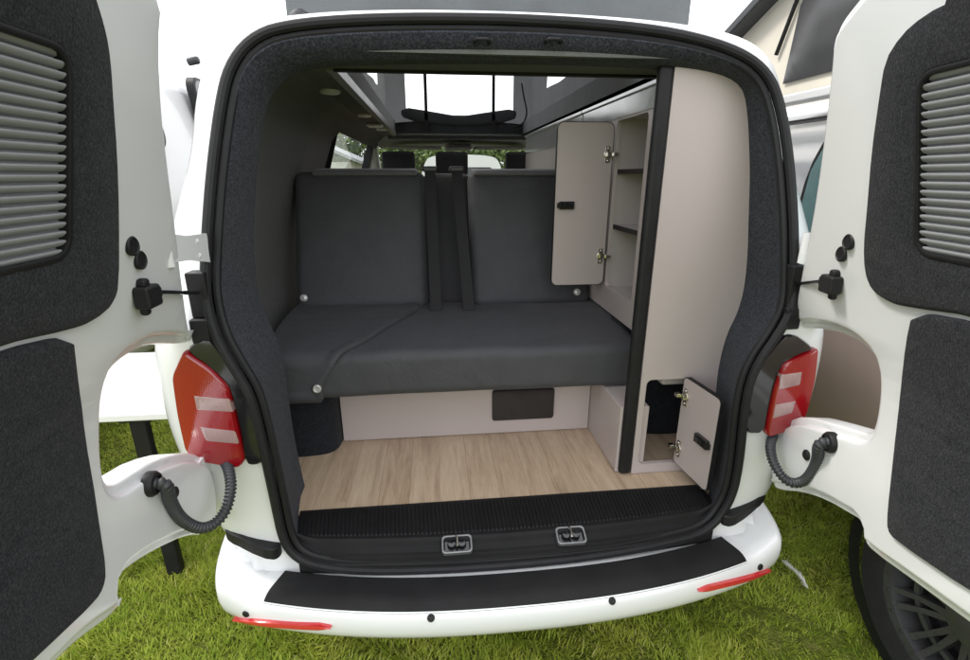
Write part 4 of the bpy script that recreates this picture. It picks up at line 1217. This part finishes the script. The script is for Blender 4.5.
def m_grass():
    m, nt, b = newmat('grass_blades'); v = coords(nt)
    at = nt.nodes.new('ShaderNodeAttribute'); at.attribute_name = 'tone'
    f = noise(nt, v, 4, 4, .6)
    c1 = ramp(nt, at.outputs['Fac'], [(0, (.17, .29, .022)), (.4, (.38, .50, .045)), (.72, (.60, .65, .10)), (1, (.76, .68, .32))])
    c = mixc(nt, .45, c1, ramp(nt, f, [(.3, (.20, .33, .022)), (.7, (.56, .56, .10))]))
    nt.links.new(c, b.inputs['Base Color']); setp(b, Roughness=.55, Specular_IOR_Level=.25)
    tr = nt.nodes.new('ShaderNodeBsdfTranslucent'); nt.links.new(c, tr.inputs[0])
    mx = nt.nodes.new('ShaderNodeMixShader'); mx.inputs[0].default_value = .3
    nt.links.new(b.outputs[0], mx.inputs[1]); nt.links.new(tr.outputs[0], mx.inputs[2]); nt.links.new(mx.outputs[0], nt.nodes['Material Output'].inputs[0])
    return m
def grass():
    P = []
    def region(x0, x1, y0, y1, dens):
        n = int((x1-x0)*(y1-y0)*dens); P.append(np.stack([rng.uniform(x0, x1, n), rng.uniform(y0, y1, n)], 1))
    region(-1.7, -.55, -.45, .9, 34000); region(-.55, .75, -.45, .35, 28000); region(.6, 1.9, -.55, .9, 34000)
    region(-3.2, -1.0, .9, 3.2, 11000); region(-2.4, -1.7, -.3, .9, 11000); region(.9, 1.4, .9, 2.5, 6000)
    p = np.concatenate(P); n = len(p)
    # sparser worn patches
    ns = np.sin(p[:, 0]*5.1+1.3*np.sin(p[:, 1]*4.3))*np.sin(p[:, 1]*6.2+p[:, 0]*2)
    cl_ = np.sin(p[:, 0]*31+3*np.sin(p[:, 1]*17))*np.sin(p[:, 1]*29+2*np.sin(p[:, 0]*23))
    hgt = rng.uniform(.008, .028, n)*(1+.3*ns+.45*cl_); a = rng.uniform(0, 2*np.pi, n); ln_ = rng.uniform(.3, 1.9, n)*hgt
    wd = rng.uniform(.0011, .0026, n)
    comb = a*.75+.8+2.5*np.sin(p[:, 0]*9+2*np.sin(p[:, 1]*7))*np.cos(p[:, 1]*8)
    dx, dy = np.cos(comb), np.sin(comb); sx, sy = -dy, dx
    base = np.stack([p[:, 0], p[:, 1], np.full(n, -.012)], 1)
    S = np.stack([sx*wd, sy*wd, np.zeros(n)], 1); D = np.stack([dx*ln_, dy*ln_, np.zeros(n)], 1); Z = np.stack([np.zeros(n), np.zeros(n), hgt], 1)
    V = np.stack([base-S, base+S, base+D*.3+Z*.6+S*.8, base+D*.3+Z*.6-S*.8, base+D+Z], 1).reshape(-1, 3)
    idx = np.arange(n)*5
    quads = np.stack([idx, idx+1, idx+2, idx+3], 1); tris = np.stack([idx+3, idx+2, idx+4], 1)
    me = bpy.data.meshes.new('grass'); me.vertices.add(5*n); me.vertices.foreach_set('co', V.ravel())
    loops = np.concatenate([quads.ravel(), tris.ravel()]); me.loops.add(len(loops)); me.loops.foreach_set('vertex_index', loops)
    st = np.concatenate([np.arange(n)*4, 4*n+np.arange(n)*3]); me.polygons.add(2*n); me.polygons.foreach_set('loop_start', st)
    me.update(calc_edges=True)
    at = me.attributes.new('tone', 'FLOAT', 'POINT'); tone = np.clip(rng.beta(2, 2.4, n)*.85+.20*ns-.10*cl_+.04+(rng.random(n) < .08)*.5, 0, 1)
    at.data.foreach_set('value', np.repeat(tone, 5))
    me.materials.append(m_grass())
    o = bpy.data.objects.new('grass', me); col.objects.link(o)
    tag(o, 'short green and yellowish grass around the white campervan', 'grass', kind='stuff')
grass()
# pale feather lying on the grass
fe = MB(); c = Vector(on_z(782, 560, .03)); e = Vector(on_z(808, 588, .03)); d = e-c; q = Vector((-d.y, d.x, 0)).normalized()
fe.tube([c, c+d*.5+Vector((0, 0, .012)), e], .0012, 6)
for k in range(70):
    t = k/69
    for s_ in (-1, 1):
        b0 = c+d*(.1+.9*t)+Vector((0, 0, .012*math.sin(math.pi*t))); tip = b0+q*s_*(.013+.008*math.sin(9*t+s_))*(1-.5*abs(2*t-1))-d*.12+Vector((0, 0, random.uniform(-.004, .012)))
        fe.add([b0, b0+d.normalized()*.004, tip], [(0, 1, 2)])
tag(fe.build('feather', m_simple('feather', (.75, .75, .72), .7)), 'small pale feather lying on the grass right of the rear bumper', 'feather')
